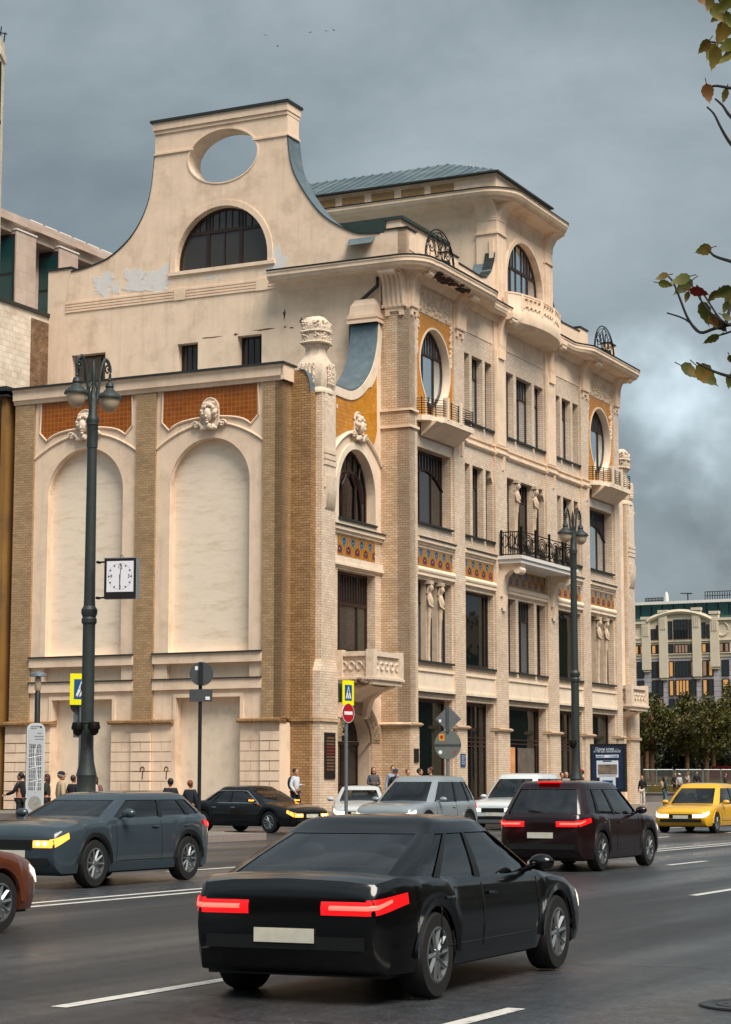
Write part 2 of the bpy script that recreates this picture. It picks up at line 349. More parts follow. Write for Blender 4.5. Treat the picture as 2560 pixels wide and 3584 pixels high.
# --- bay walls with their openings
OP={}
def trip(a,b,c3=None):
    w=b-a; s=w/3.8
    m1,m2=(a+.93*s,a+1.23*s),(b-1.23*s,b-.93*s)
    if w>5: m1,m2=(a+1.32,a+1.67),(b-1.67,b-1.32)
    return [(a+.05,m1[0]),(m1[1],m2[0]),(m2[1],b-.05)]
for i,(a,b) in enumerate(BAYS):
    tower=i in(0,4); ops=[]
    ops.append(('shop',rect(a+.1,b-.1,.45,5.4)))
    if tower: ops.append(('cary',rect(a+.15,b-.15,7.08,10.75)))
    elif i==2: ops+= [('tri',rect(*t,7.08,10.72)) for t in trip(a,b)]
    else: ops.append(('plainw',rect(a+.06,b-.06,7.08,10.68)))
    if tower: ops.append(('sq',rect(a+.15,b-.15,13.35,16.8)))
    else:
        for k,t in enumerate(trip(a,b)):
            p=rect(*t,13.33,16.8)
            if k==2: p=[p[0],p[1],(t[1],16.2),(t[1]-.08,16.38),(t[1]-.2,16.5),(t[1]-.22,16.8),p[3]]
            ops.append(('tri3',p))
        ops+= [('tri',rect(*t,18.85,22.2)) for t in trip(a,b)]
    OP[i]=ops
    mb=MB(); top=17.9 if tower else 23.24
    mb.plate([rect(a,b,.2,top)]+[p for k,p in ops],fW,-.5,0)
    B_(mb,'bay_wall',M_['brick_b'])
    if not tower: B_(MB().plate([rect(a,b,23.24,25.2)],fW,-.5,.03),'plaster_frieze',M_['plaster'])
    # mouldings, flower frieze, plaster panel
    mb=MB()
    for z0,z1,d in((12.33,12.45,.10),(12.45,12.62,.2),(10.86,10.92,.06),(10.92,11.03,.14)): mb.fbox(fW,a,b,z0,z1,-.02,d)
    mb.prism([(0,11.03),(.10,11.04),(.17,11.1),(.19,11.18),(.15,11.27),(.06,11.33),(0,11.34)],fW,a,b)
    mb.fbox(fW,a,b,12.2,12.33,-.02,.035); 
    B_(mb,'string_moulding',M_['plaster_pale']); mb=MB()
    for z0,z1,d in((6.60,6.70,.09),(5.68,5.82,.09)): mb.fbox(fW,a,b,z0,z1,-.02,d)
    mb.fbox(fW,a,a+.12,5.82,6.60,-.02,.06); mb.fbox(fW,b-.12,b,5.82,6.60,-.02,.06)
    B_(mb,'panel_frame',M_['plaster_pale'])
    B_(MB().fbox(fW,a,b,12.62,12.66,-.02,.26),'ledge_flashing',M_['metal_d']); B_(MB().fbox(fW,a+.05,b-.05,5.64,5.68,-.02,.16),'ledge_flashing',M_['metal_d'])
    B_(MB().fbox(fW,a+.12,b-.12,5.82,6.60,-.02,.02),'plaster_panel',M_['plaster_pale'])
    B_(MB().fbox(fW,a+.06,b-.06,11.34,12.2,-.02,.015),'flower_frieze',M_['flower'])
    if not tower:
        mb=MB()
        mb.prism([(0,17.68),(.1,17.7),(.16,17.78),(.16,17.84),(.05,17.88),(.05,18.08),(.12,18.1),(.12,18.16),(0,18.2)],fW,a,b); B_(mb,'belt_moulding',M_['plaster'])
for a,b in PIERS[1:5]:
    mb=MB(); mb.prism([(0,17.68),(.1,17.7),(.16,17.78),(.16,17.84),(.05,17.88),(.05,18.08),(.12,18.1),(.12,18.16),(0,18.2)],fF,a-.02,b+.02)
    c=(a+b)/2; mb.prism([(0,17.0),(.05,17.02),(.12,17.7),(0,17.7)],fF,c+.1,c+.32)
    B_(mb,'belt_moulding',M_['plaster'])
# --- windows of the long facade
for i,ops in OP.items():
    a,b=BAYS[i]
    for kind,p in ops:
        xs=[q[0] for q in p]; zs=[q[1] for q in p]; x0,x1,z0,z1=min(xs),max(xs),min(zs),max(zs); c=(x0+x1)/2; wd=x1-x0
        if kind in('tri','tri3'):
            zt=z1-.95 if z1<20 else z1-1.0
            vb=[] if wd<1.2 else ([c] if wd>1.6 else [])
            window(p,fW,.32,vb=vb,hb=[zt],bars=tri(x0+.09,x1-.09,zt),glass='glass_b' if (z0>18 and wd>1.2) else 'glass')
            sill(fW,x0,x1,z0)
        elif kind=='plainw': window(p,fW,.3,vb=[x1-.5],ft=.13,glass='glass_g'); sill(fW,x0,x1,z0)
        elif kind=='sq':
            zt=z1-.75; ce=(x0+x1)/2
            w_=window(p,fW,.45,vb=[x0+wd*.33,x0+wd*.67],ft=.14,bars=[(x0+wd*k/12,zt-.55*(abs(k-6)/6)**2-.1,99) for k in range(1,12)],glass='glass_b' if i==4 else 'glass')
            pts=[fW(x0+wd*k/16,zt-.1-.75*((k-8)/8)**2,-.44) for k in range(17)]; B_(MB().tube(pts,.05,5),'curved_bar',M_['frame'],par=w_); sill(fW,x0,x1,z0)
        elif kind=='cary': window(p,fW,.34,vb=[x0+wd*.2,x0+wd*.5,x0+wd*.8],hb=[z1-1.0],bars=tri(x0,x1,z1-1.0),ft=.12); sill(fW,x0,x1,z0)
        elif kind=='shop':
            if i in(1,3): window(p,fW,.42,vb=[c,c-.09,x0+.1+wd*.25,x1-wd*.25],hb=[3.75,3.55,3.35,.9],ft=.16,name='shop_door',glass='glass_g')
            elif i==2: window(p,fW,.42,vb=[x1-.4],hb=[3.75,3.55],ft=.16,name='shop_window',glass='glass_g')
            else: window(p,fW,.42,vb=[],hb=[.8],ft=.16,name='shop_window',glass='glass_g')
# warm curtain lit inside the middle shop window
mcur=plain('lit_curtain','A8764C',.8,var=.4,scale=1.2,emit=('B8703C',.3))
mb=MB(); n=24; r0=[];r1=[]
for k in range(n+1):
    x=20.28+1.7*k/n; d=-.40+.03*math.sin(k*1.9); r0.append(fW(x,.75,d)); r1.append(fW(x,3.38,d))
mb.loft([r0,r1],closed=False,cap=False); B_(mb,'lit_curtain',mcur)
mb=MB(); mb.loft([[fW(22.4+2.3*k/26,.75,-.40+.03*math.sin(k*2.1)) for k in range(27)],[fW(22.4+2.3*k/26,3.36,-.40+.03*math.sin(k*2.1)) for k in range(27)]],closed=False,cap=False); B_(mb,'pale_curtain',plain('pale_curtain','5A5048',.9,var=.3,scale=2))
# caryatid posts between the windows
def caryatid(fr,a,z0,z1,d):
    """a tapering herm that turns into a bust carrying the lintel block"""
    mb=MB(); h=z1-z0
    mb.fbox(fr,a-.15,a+.15,z0,z1,d-.35,d-.08)
    def ring(t,rx,rd,off): return [fr(a+.74*rx*math.cos(2*PI*k/14),z0+h*t,d+off+rd*math.sin(2*PI*k/14)) for k in range(14)]
    mb.loft([ring(*q) for q in((0,.11,.09,-.03),(.03,.11,.09,-.03),(.05,.085,.07,-.03),(.40,.10,.085,-.02),(.52,.12,.1,-.01),(.55,.15,.12,0),(.58,.13,.11,0),(.63,.155,.13,.01),(.68,.16,.15,.03),(.73,.17,.19,.05),(.765,.20,.18,.04),(.80,.21,.13,.03),(.825,.15,.11,.03),(.84,.075,.075,.04),(.86,.07,.075,.06),(.873,.10,.11,.08),(.90,.125,.14,.09),(.925,.13,.14,.085),(.945,.10,.11,.07),(.955,.05,.05,.06))])
    for s_ in(-1,1): mb.tube([fr(a+s_*.14,z0+h*.79,d+.03),fr(a+s_*.15,z0+h*.70,d+.08),fr(a+s_*.02,z0+h*.665,d+.2)],[.06,.05,.04],6)
    for k in range(-3,4): mb.tube([fr(a+k*.045,z0+h*.945,d+.08),fr(a+k*.055,z0+h*.90,d+.02),fr(a+k*.06,z0+h*.84,d-.02)],.03,5)
    mb.tube([fr(a,z0+h*.905,d+.22),fr(a,z0+h*.888,d+.245)],.018,5)
    mb.fbox(fr,a-.21,a+.21,z0+h*.955,z1,d-.35,d+.16)
    B_(mb,'caryatid',M_['herm'],45)
for i in(0,4):
    a,b=BAYS[i]; c=(a+b)/2
    for s in(-.62,.62): caryatid(fW,c+s,7.08,10.75,0)
t3=trip(*BAYS[2]); caryatid(fW,(t3[0][1]+t3[1][0])/2,13.33,16.8,.03); caryatid(fW,(t3[1][1]+t3[2][0])/2,13.33,16.8,.03)
# --- tower bays: amber tile with keyhole window, relief and small balcony
def tower_bay(a,b):
    c=(a+b)/2+.12
    key=ell(c,20.72,1.70,1.86,40,-PI/2+.55,3*PI/2-.55); key=[(c+1.0,18.15),*key,(c-1.0,18.15)]
    B_(MB().plate([rect(a,b,17.9,23.1),key],fW,-.6,.02),'amber_tile_wall',M_['tile_o'])
    kout=inset(key,-.07)
    mb=MB(); mb.plate([kout,inset(key,.025)],fW,-.5,.05); B_(mb,'keyhole_surround',M_['plaster_pale'],40)
    win=ell(c,20.72,1.67,1.83,40,-PI/2+.35,3*PI/2-.35)
    window(win,fW,.34,vb=[c-.62,c+.62],hb=[21.35],ft=.12,bars=[(c+k*.3,21.4,99) for k in range(-4,5)],glass='glass_b',wide=.09)
    # carved frieze and hanging garlands
    mb=MB(); r=random.Random(int(a*10)); mb.fbox(fW,a,b,23.1,25.2,-.5,.05)
    for k in range(260):
        x=r.uniform(a+.1,b-.1); z=24.25-abs(r.gauss(0,.55)); 
        if z<23.15: continue
        mb.ball(fW(x,z,.06),(r.uniform(.05,.12),.07,r.uniform(.05,.14)),6,4)
    for x0 in(a+.16,b-.2):
        for k in range(55):
            t=r.random(); mb.ball(fW(x0+r.gauss(0,.09)*(1.2-t),23.2-2.1*t,.04),(.06,.06,.1),5,4)
    B_(mb,'relief_frieze',M_['plaster'],60)
    # balcony
    x0,x1=a-.1,b+.35; yf=.95
    root=B_(MB().plate([[(x0,0),(x0,.35),(x0+.25,.62),(x0+.9,.68),(x0+1.2,yf),(x1,yf),(x1,0)]],lambda u,v,d:(u,YF-v+.08,18.05+d),-.12,.12),'balcony',M_['plaster_pale'])
    mb=MB(); mb.prism([(0,17.3),(.1,17.35),(.8,17.9),(.8,17.93),(0,17.93)],fF,x0+.5,x1-.2); B_(mb,'balcony_corbel',M_['plaster'],par=root)
    mb=MB(); edge=[(x0+.03,.02),(x0+.03,.33),(x0+.27,.57),(x0+.93,.63),(x0+1.23,yf-.05),(x1-.04,yf-.05),(x1-.04,.02)]
    for k in range(7):
        z=18.28+.11*k; mb.tube([(u,YF-v+.08,z) for u,v in edge],.016,5)
    for u,v in edge+[(x0+2.1,yf-.05),(x0+2.9,yf-.05)]: mb.tube([(u,YF-v+.08,18.15),(u,YF-v+.08,19.0)],.022,5)
    B_(mb,'railing',M_['iron'],par=root)
    for u in(x0+1.62,x0+3.1): B_(MB().fbox(fF,u-.1,u+.1,18.1,19.15,yf-.3,yf-.06),'railing_post',M_['plaster_pale'],par=root)
tower_bay(*BAYS[0]); tower_bay(*BAYS[4])
# --- capitals: curled consoles under the cornice
def console(fr,c,w,z0,z1,dep,name='cornice_console',mat='plaster',drop=True,stepped=True):
    mb=MB(); h=z1-z0
    pr=[(-.05,z0),(.10,z0),(.13,z0+h*.3),(.17,z0+h*.55),(.28,z0+h*.74),(.5*dep,z0+h*.86),(.8*dep,z0+h*.86),(dep,z0+h*.9),(dep,z1),(-.05,z1)]
    mb.prism(pr,fr,c-w/2,c+w/2)
    front=spl([(d+.015,z) for d,z in pr[1:6]],4)
    for k in range(-2,3): mb.tube([fr(c+k*w*.2,z,d) for d,z in front],w*.075,6)
    q=.17*dep; zc_=z0+h*.84; dc=dep*.80
    mb.tube([fr(c-w*.36,zc_,dc),fr(c+w*.36,zc_,dc)],q,12)
    for s_ in(-1,1): mb.tube([fr(c+s_*w*.38,zc_+(q*.95-.011*j*q/.17)*math.sin(j*.6),dc+(q*.95-.011*j*q/.17)*math.cos(j*.6)) for j in range(13)],q*.2,5)
    if stepped:
        mb.fbox(fr,c-w*.52,c+w*.52,z0-.04,z0+.1,-.02,.17)
        mb.fbox(fr,c-w*.4,c+w*.4,z0-.22,z0-.04,-.02,.09); mb.fbox(fr,c-w*.4,c-w*.2,z0-.42,z0-.22,-.02,.09); mb.fbox(fr,c+w*.2,c+w*.4,z0-.42,z0-.22,-.02,.09)
    B_(mb,name,M_[mat],35)
for i,(a,b) in enumerate(PIERS):
    tw=i in(0,1,4,5)
    B_(MB().fbox(fF,a,b,23.0,25.2,-.6,0),'pier_head',M_['plaster'])
    console(fF,(a+b)/2,(b-a)*.86 if tw else .75,23.1 if tw else 22.6,24.85,1.0 if tw else .85,drop=tw,stepped=tw)
    if not tw: B_(MB().fbox(fF,(a+b)/2-.55,(a+b)/2+.55,18.25,23.0,-.02,.05),'pilaster_strip',M_['plaster'])
# A-side of the tower pier
fT=FA(X1)
mb=MB(); mb.fbox(fT,YF,.02,.2,4.1,-.6,.05); mb.fbox(fT,YF,.02,4.26,17.55,-.6,0); mb.fbox(fT,YF,.02,18.35,23.0,-.6,0); mb.fbox(fT,YF,.02,17.6,18.3,-.6,.04)
B_(mb,'tower_pier',M_['brick_t'])
mb=MB(); mb.fbox(fT,YF-.1,.1,18.26,18.36,-.3,.12); mb.fbox(fT,YF-.06,.06,17.5,17.62,-.3,.08); mb.prism([(-.3,4.1),(.1,4.1),(.2,4.16),(.2,4.2),(.08,4.26),(-.3,4.26)],fT,YF-.1,.02)
mb.fbox(fF,X1-.08,X1+.95,18.26,18.36,-.3,.12); mb.fbox(fF,X1-.06,X1+.95,17.5,17.62,-.3,.08)
B_(mb,'tower_moulding',M_['plaster'])
console(fT,-.72,1.15,23.1,24.85,1.0)
# --- main cornice, swept round the building
def sweep(path,prof,name,mats,sm=30,mi=None):
    rings=[]
    for (x,y,nx,ny,e) in path: rings.append([(x+nx*(k*e+kk),y+ny*(k*e+kk),z) for k,kk,z in prof])
    mb=MB(); mb.loft(rings,closed=True,cap=True); return B_(mb,name,mats,sm)
def sm01(t): t=max(0,min(1,t)); return t*t*(3-2*t)
CP=[(0,-.3,24.4),(0,.02,24.4),(.25,0,24.72),(.78,0,24.66),(.80,0,24.72),(.92,0,24.76),(.96,0,24.86),(1,0,24.90),(1,0,25.02),(1,.04,25.08),(1,.04,25.14),(0,-.3,25.4)]
FP=[(1,.06,25.14),(1,.08,25.2),(0,-.3,25.5),(0,-.3,25.4),(1,.04,25.14)]
def edge_e(x):
    s=abs(x-22.75); return .62+.65*sm01((s-5.4)/1.7)
left=[(X1,5.3-k*(5.3+.2)/8,-1,0,1.2) for k in range(9)]
corn=[]
for k in range(9):
    t=k/8*PI/2; cx,cy=X1+.35,YF+.35; corn.append((cx-.35*math.cos(t),cy-.35*math.sin(t),-math.cos(t),-math.sin(t),1.2+.1*math.sin(2*t)))
def run(x0,x1,n): return [(x0+(x1-x0)*k/n,YF,0,-1,edge_e(x0+(x1-x0)*k/n)) for k in range(n+1)]
pathL=left+corn+run(9.2,19.4,34); pathR=run(26.1,36.7,34)
for k in range(9):
    t=k/8*PI/2; cx,cy=37.05-.35,YF+.35; pathR.append((cx+.35*math.sin(t),cy-.35*math.cos(t),math.sin(t),-math.cos(t),1.27+.1*math.sin(2*t)))
pathR+=[(37.05,1+k,1,0,1.2) for k in range(4)]
for p in(pathL,pathR): sweep(p,CP,'main_cornice',M_['plaster']); sweep(p,FP,'cornice_flashing',M_['metal_d'])
# broken plaster under the cornice corner
mb=MB(); r=random.Random(4)
for k in range(70):
    x=r.uniform(9.4,13.3); mb.ball((x,YF-r.uniform(.55,1.05),24.64+r.uniform(-.02,.05)),(r.uniform(.1,.25),r.uniform(.08,.2),.05),6,4)
B_(mb,'broken_soffit',plain('exposed_soffit','3E3026',.95,var=.4,scale=7,bump=1))
# --- curved balcony of the pavilion
def belly(t):  x=19.3+6.9*t; return x,.45+.8*math.sin(PI*t)**.6
PB=lambda e:[(-.3,24.2),(.1,24.25),(e*.7,24.3),(e,24.55),(e+.04,24.8),(e,25.2),(e-.03,25.25),(e-.03,25.95),(e-.0,25.98),(e-.0,26.06),(e-.25,26.06),(e-.25,25.4),(-.3,25.4)]
mb=MB(); mb.loft([[ (belly(k/24)[0],YF-d,z) for d,z in PB(belly(k/24)[1])] for k in range(25)]); pavb=B_(mb,'curved_balcony',M_['plaster'],35)
mb=MB()
def bp(t,z,o=.0): x,e=belly(t); return (x,YF-e-o,z)
for t0,t1 in((.14,.37),(.41,.62),(.66,.87)):
    n=4
    for q in range(n):
        u0=t0+(t1-t0)*q/n; u1=t0+(t1-t0)*(q+.72)/n
        for pts in([(u0,25.35),(u0,25.85),(u1,25.85),(u1,25.45),(u0+(u1-u0)*.45,25.45),(u0+(u1-u0)*.45,25.68)],):
            mb.tube([bp(u,z,.0) for u,z in pts],.055,4)
    mb.tube([bp(u,z,-.02) for u,z in((t0-.02,25.2),(t0-.02,26.05))],.07,4); mb.tube([bp(u,z,-.02) for u,z in((t1+.012,25.2),(t1+.012,26.05))],.07,4)
B_(mb,'fret_panel',M_['plaster'],par=pavb)
# --- attic parapet and iron grilles
def parapet(mir=False):
    X=(lambda x:45.5-x) if mir else (lambda x:x)
    pts=[(X1,25.2),(X1,26.72),(9.45,26.72),(9.6,26.2),(9.75,25.9),(12.95,25.9),(13.1,26.66),(14.3,26.66),(14.36,26.42),(17.2,26.36),(17.8,26.5),(18.4,26.95),(18.75,27.5),(19.05,28.6),(19.05,25.2)]
    pts=[(X(a),z) for a,z in pts]
    B_(MB().plate([pts],FB(YF+.12),-.45,0),'parapet',M_['plaster'])
    cap=[(a,z) for a,z in pts if z>25.3]; mb=MB()
    top=[(X(a),z) for a,z in((14.36,26.42),(17.2,26.36),(17.8,26.5),(18.4,26.95),(18.75,27.5),(19.05,28.6))]
    mb.loft([[FB(YF+.12)(a,z,.05),FB(YF+.12)(a,z+.05,.05),FB(YF+.12)(a,z+.05,-.5),FB(YF+.12)(a,z,-.5)] for a,z in top])
    B_(MB().loft([[FB(YF+.12)(X(a),z+.06,.06),FB(YF+.12)(X(a),z+.06,-1.05)] for a,z in spl([(17.2,26.36),(17.8,26.5),(18.4,26.95),(18.7,27.4)],4)],closed=False,cap=False),'swept_sheet',M_['metal'],60)
    B_(mb,'parapet_flashing',M_['metal_d'])
    for a0,a1,z in((8.38,9.5,26.72),(13.05,14.36,26.66)): B_(MB().fbox(FB(YF+.12),*(sorted((X(a0),X(a1)))),z,z+.07,-.5,.06),'block_flashing',M_['metal_d'])
    mb=MB()
    for a0,a1,z0,z1 in((8.7,9.3,25.75,26.45),(13.3,14.1,25.75,26.4),(14.8,17.3,25.7,26.15)): B_(MB().fbox(FB(YF+.12),*(sorted((X(a0),X(a1)))),z0,z1,-.02,.03),'parapet_panel',M_['plaster'])
    # grille
    cx=X(11.35); fr=FB(YF-.25); mb=MB()
    def arcpts(r0,r1,a0=0,a1=PI,n=20,cc=(0,0)): return [fr(cx+cc[0]+r0*math.cos(a0+(a1-a0)*k/n),25.75+cc[1]+r1*math.sin(a0+(a1-a0)*k/n),0) for k in range(n+1)]
    mb.tube(arcpts(1.65,1.5),.035,5); mb.tube(arcpts(1.5,1.35),.02,5)
    for s in(-1,1):
        mb.tube([fr(cx+s*(.95+(.42-.035*k/3)*math.cos(k*.5)),26.35+(.42-.035*k/3)*math.sin(k*.5),0) for k in range(26)],.025,5)
        mb.tube(arcpts(.28,.5,0,2*PI,16,(s*.35,.65)),.025,5); mb.tube(arcpts(.2,.3,0,2*PI,14,(s*1.3,.25)),.02,5)
    for k in range(-3,4): mb.tube([fr(cx+k*.16,25.5,0),fr(cx+k*.16,26.2+.3*(k%2),0)],.018,5)
    mb.tube(arcpts(.3,.42,0,2*PI,16,(0,1.0)),.022,5)
    mb.tube([fr(cx-1.65,25.3,0),fr(cx-1.65,25.8,0)],.03,5); mb.tube([fr(cx+1.65,25.3,0),fr(cx+1.65,25.8,0)],.03,5)
    g=B_(mb,'roof_grille',M_['iron'])
    B_(MB().plate([[(cx-1.6 if mir else cx-.3,25.2),(cx+1.6,25.2),(cx+1.6,25.75),(cx+1.3,26.1),(cx-1.2 if mir else cx+.1,25.9)]],FB(YF-.2),-.06,-.02),'grille_sheet',M_['green'],par=g)
parapet(); parapet(True)
# A side parapet block above cornice
mb=MB(); mb.box(X1,X1+.5,-1.31,-.2,25.2,26.72); B_(mb,'parapet',M_['plaster']); B_(MB().box(X1-.06,X1+.56,-1.36,-.14,26.72,26.79),'parapet_flashing',M_['metal_d'])
# --- pavilion over the middle bays
PX0,PX1,PY=19.0,26.5,YF+.05
aw=arch(20.25,25.25,25.6,27.0,29.35,24)
fP=FB(PY)
B_(MB().plate([rect(PX0,PX1,25.0,30.75),aw],fP,-.7,0),'pavilion_wall',M_['plaster'])
mb=MB(); mb.plate([arch(20.05,25.45,25.6,27.0,29.58,24),inset(aw,.01)],fP,-.02,.07)
for z in(29.75,29.87,29.99): mb.fbox(fP,PX0+.95,PX1-.95,z,z+.05,-.02,.03)
B_(mb,'arch_surround',M_['plaster'])
window(inset(aw,.0),fP,.3,vb=[21.55,23.95],hb=[27.9],ft=.12,bars=[(21.55+.4*k,27.95,99) for k in range(-3,10)]+[(22.75,25,27.9),(22.35,25,27.9),(23.2,25,27.9)],glass='glass_b',wide=.15)
fPA=FA(PX0)
B_(MB().box(PX0+.72,PX1,PY+.72,9.5,25.0,31.9),'pavilion_core',M_['plaster'])
mb=MB(); mb.fbox(fPA,PY+.02,9.5,25.0,30.75,-.7,0); B_(mb,'pavilion_side_wall',M_['plaster'])
for fr,rng in((fP,((PX0,PX0+.95),(PX1-.95,PX1))),(fPA,((PY-.06,PY+1.0),))):
    for a0,a1 in rng:
        mb=MB(); mb.fbox(fr,a0-.04,a1+.04,25.2,29.0,-.1,.12)
        mb.fbox(fr,a0-.08,a1+.08,29.0,29.1,-.1,.2); mb.prism([(-.1,29.1),(.13,29.1),(.13,29.6),(.18,30.0),(.4,30.4),(.9,30.65),(-.1,30.65)],fr,a0-.02,a1+.02)
        for q in range(3): mb.fbox(fr,a0-.03,a1+.03,29.7+.12*q,29.76+.12*q,-.1,.17)
        mb.fbox(fr,a1-.38 if fr is fP else a0+.15,a1-.15 if fr is fP else a0+.38,25.6,28.7,-.1,.2)
        B_(mb,'pavilion_pier',M_['plaster'],30)
B_(MB().fbox(fPA,2.2,9.5,29.25,29.36,-.1,.07),'side_moulding',M_['plaster'])

EP=[(0,-.4,30.2),(0,0,30.25),(.12,0,30.5),(.4,0,30.62),(.78,0,30.62),(.8,0,30.7),(.92,0,30.76),(1,0,30.92),(1,0,31.02),(1,.05,31.08),(0,-.4,31.35)]
EF=[(1,.05,31.08),(1,.07,31.14),(0,-.4,31.45),(0,-.4,31.35)]
def ring(x0,x1,y0,y1,r,e):
    p=[(x0,y1-(y1-y0-r)*k/6,-1,0,e) for k in range(7)]
    p+=[(x0+r-r*math.cos(t),y0+r-r*math.sin(t),-math.cos(t),-math.sin(t),e) for t in [PI/2*k/8 for k in range(9)]]
    p+=[(x0+r+(x1-x0-2*r)*k/6,y0,0,-1,e) for k in range(7)]
    p+=[(x1-r+r*math.sin(t),y0+r-r*math.cos(t),math.sin(t),-math.cos(t),e-(e-.6)*t/(PI/2)) for t in [PI/2*k/8 for k in range(9)]]
    p+=[(x1,y0+r+(y1-y0-r)*k/6,1,0,.6) for k in range(7)]
    return p
rg=ring(PX0,PX1,PY,9.5,.5,1.22); sweep(rg,EP,'pavilion_eaves',M_['plaster']); sweep(rg,EF,'eaves_flashing',M_['metal_d'])
mb=MB(); mb.box(PX0-.5,25.7,PY-.22,12,31.2,31.86); mb.box(PX0-.58,25.78,PY-.28,12,31.86,31.98); at=B_(mb,'attic_wall',M_['plaster'])
mlv=plain('ochre_louvre','A88350',.6,var=.2)
for y in(1.35,3.0,4.7,6.4,8.1):
    mb=MB()
    for q in range(6): mb.fbox(FA(PX0-.5),y-.65,y+.65,31.42+.065*q,31.46+.065*q,-.02,.03)
    B_(mb,'louvre',mlv,par=at)
mb=MB(); ex=(PX0-.78,25.95,PY-.42,12); RX=(ex[0]+ex[1])/2
rv=[(ex[0],ex[2],32.05),(ex[1],ex[2],32.05),(ex[1],ex[3],32.05),(ex[0],ex[3],32.05),(RX,2.7,34.0),(RX,12,34.0)]
mb.add(rv,[(0,1,4),(1,2,5,4),(2,3,5),(3,0,4,5),(0,3,2,1)]); rf=B_(mb,'pavilion_roof',M_['roof'])
mb=MB()
for y in[ex[2]+.55*k for k in range(1,24)]:
    t=min(1,(y-ex[2])/(2.7-ex[2])); mb.tube([(ex[0],y,32.07),(ex[0]+(RX-ex[0])*t,y,32.05+1.95*t+.03)],.035,4)
for x in[ex[0]+.55*k for k in range(1,14)]:
    s=1-abs(x-RX)/(RX-ex[0]); mb.tube([(x,ex[2],32.07),(x,ex[2]+(2.7-ex[2])*s,32.05+1.95*s+.03)],.035,4)
B_(mb,'roof_seam',M_['roof'],par=rf)
mb=MB(); mb.box(ex[0]-.04,ex[1]+.04,ex[2]-.04,12,31.98,32.06); B_(mb,'roof_edge',M_['metal_d'],par=rf)
# --- roof body behind the gable, dormer
B_(MB().box(X1+1.3,36.9,3,18,18,25.6),'main_roof_block',M_['plaster'])
mb=MB(); mb.add([(10,-.9,25.4),(36.8,-.9,25.4),(36.8,8,28.6),(10,8,28.6)],[(0,1,2,3)]); mb.add([(10,18,25.4),(36.8,18,25.4),(36.8,8,28.6),(10,8,28.6)],[(0,1,2,3)]); B_(mb,'main_roof',M_['roof'])
mb=MB(); mb.box(10.2,15.5,-.2,3.0,26,27.7); d_=B_(mb,'roof_dormer',M_['plaster']); B_(MB().box(10.1,15.6,-.35,3.2,27.7,27.85),'dormer_roof',M_['green'],par=d_)
B_(MB().box(10.05,10.2,.55,3.1,26.2,27.7),'dormer_sheet',M_['green'],par=d_); B_(MB().box(10.15,10.3,-.15,.35,26.2,27.0),'dormer_opening',M_['glass'],par=d_)
mb=MB(); mb.box(X1+.1,X1+.9,.35,1.5,25.9,26.55); ch=B_(mb,'roof_vent',M_['patch']); B_(MB().loft([[(X1-.5,.3,26.1),(X1-.5,1.6,26.1)],[(X1-.2,.3,26.25),(X1-.2,1.6,26.25)],[(X1+.1,.25,26.65),(X1+.1,1.65,26.65)],[(X1+1,.25,26.75),(X1+1,1.65,26.75)]],closed=False,cap=False),'vent_hood',M_['metal'],par=ch)
# --- gable wall
cl=spl([(17.0,26.67),(15.9,26.81),(14.59,27.23),(13.31,28.27),(12.5,29.86),(12.22,32.05)])
cr=spl([(4.88,31.9),(4.61,30.28),(3.76,28.75),(2.81,27.66),(1.52,26.86),(.78,26.66),(0,26.62)])
gp=[(18.35,18.0),(18.35,26.85),(17.0,26.85)]+cl+[(12.22,33.5),(4.88,33.5)]+cr+[(-.2,26.62),(-.2,25.1),(0,25.1),(0,18.0)]
oval=ell(8.4,31.45,1.92,1.33,40)
aw2=arch(5.92,10.96,26.0,26.35,28.95,26)
sw=[rect(14.9,16.86,19.7,22.45),rect(9.67,10.8,19.7,22.45),rect(6.2,7.5,19.7,22.52)]
GT=1.15
B_(MB().plate([gp,oval,aw2]+sw,fT,-GT,0),'gable_wall',M_['plaster'])
mb=MB()
for a,b in(((11.5,12.6),(4.5,5.6)),): pass
mb.fbox(fT,4.82,12.28,33.18,33.55,-GT-.1,.14); mb.fbox(fT,4.86,12.24,33.0,33.18,-GT-.04,.07)
# string under the head, split by the oval
for a0,a1 in((10.05,12.24),(4.86,6.75)): mb.fbox(fT,a0,a1,31.95,32.04,-.02,.07)
mb.fbox(FB(4.86),X1-.07,X1+GT,31.95,32.04,-.02,.07); mb.plate([ell(8.4,31.45,1.97,1.38,40),ell(8.4,31.45,1.90,1.31,40)],fT,-.02,.035)
mb.plate([arch(5.62,11.26,26.0,26.35,29.25,26),arch(5.9,10.98,26.0,26.35,28.97,26)],fT,-.02,.05); mb.fbox(fT,5.5,11.3,25.82,25.99,-.02,.12)
for a0,a1 in((11.05,17.26),(6.5,10.35),(4.6,5.85)):
    for q in range(4): mb.fbox(fT,a0,a1,24.62+.14*q,24.71+.14*q,-.02,.05)
for c in(10.7,6.18): mb.fbox(fT,c-.32,c+.32,24.6,25.18,-.02,.055)
B_(mb,'gable_moulding',M_['plaster'])
mb=MB(); mb.fbox(fT,4.75,12.4,33.55,33.68,-GT-.2,.22)
for pl in(cl,cr): mb.loft([[fT(a,z+.0,.05),fT(a,z+.06,.05),fT(a,z+.06,-GT-.08),fT(a,z,-GT-.08)] for a,z in pl])
mb.fbox(fT,16.95,18.4,26.85,26.95,-GT,.06)
B_(mb,'gable_flashing',M_['metal_d'])
B_(MB().loft([[fT(a-.0,z+.065,-.02),fT(a,z+.065,-GT-.1)] for a,z in cr],closed=False,cap=False),'coping_sheet',M_['metal'],40)
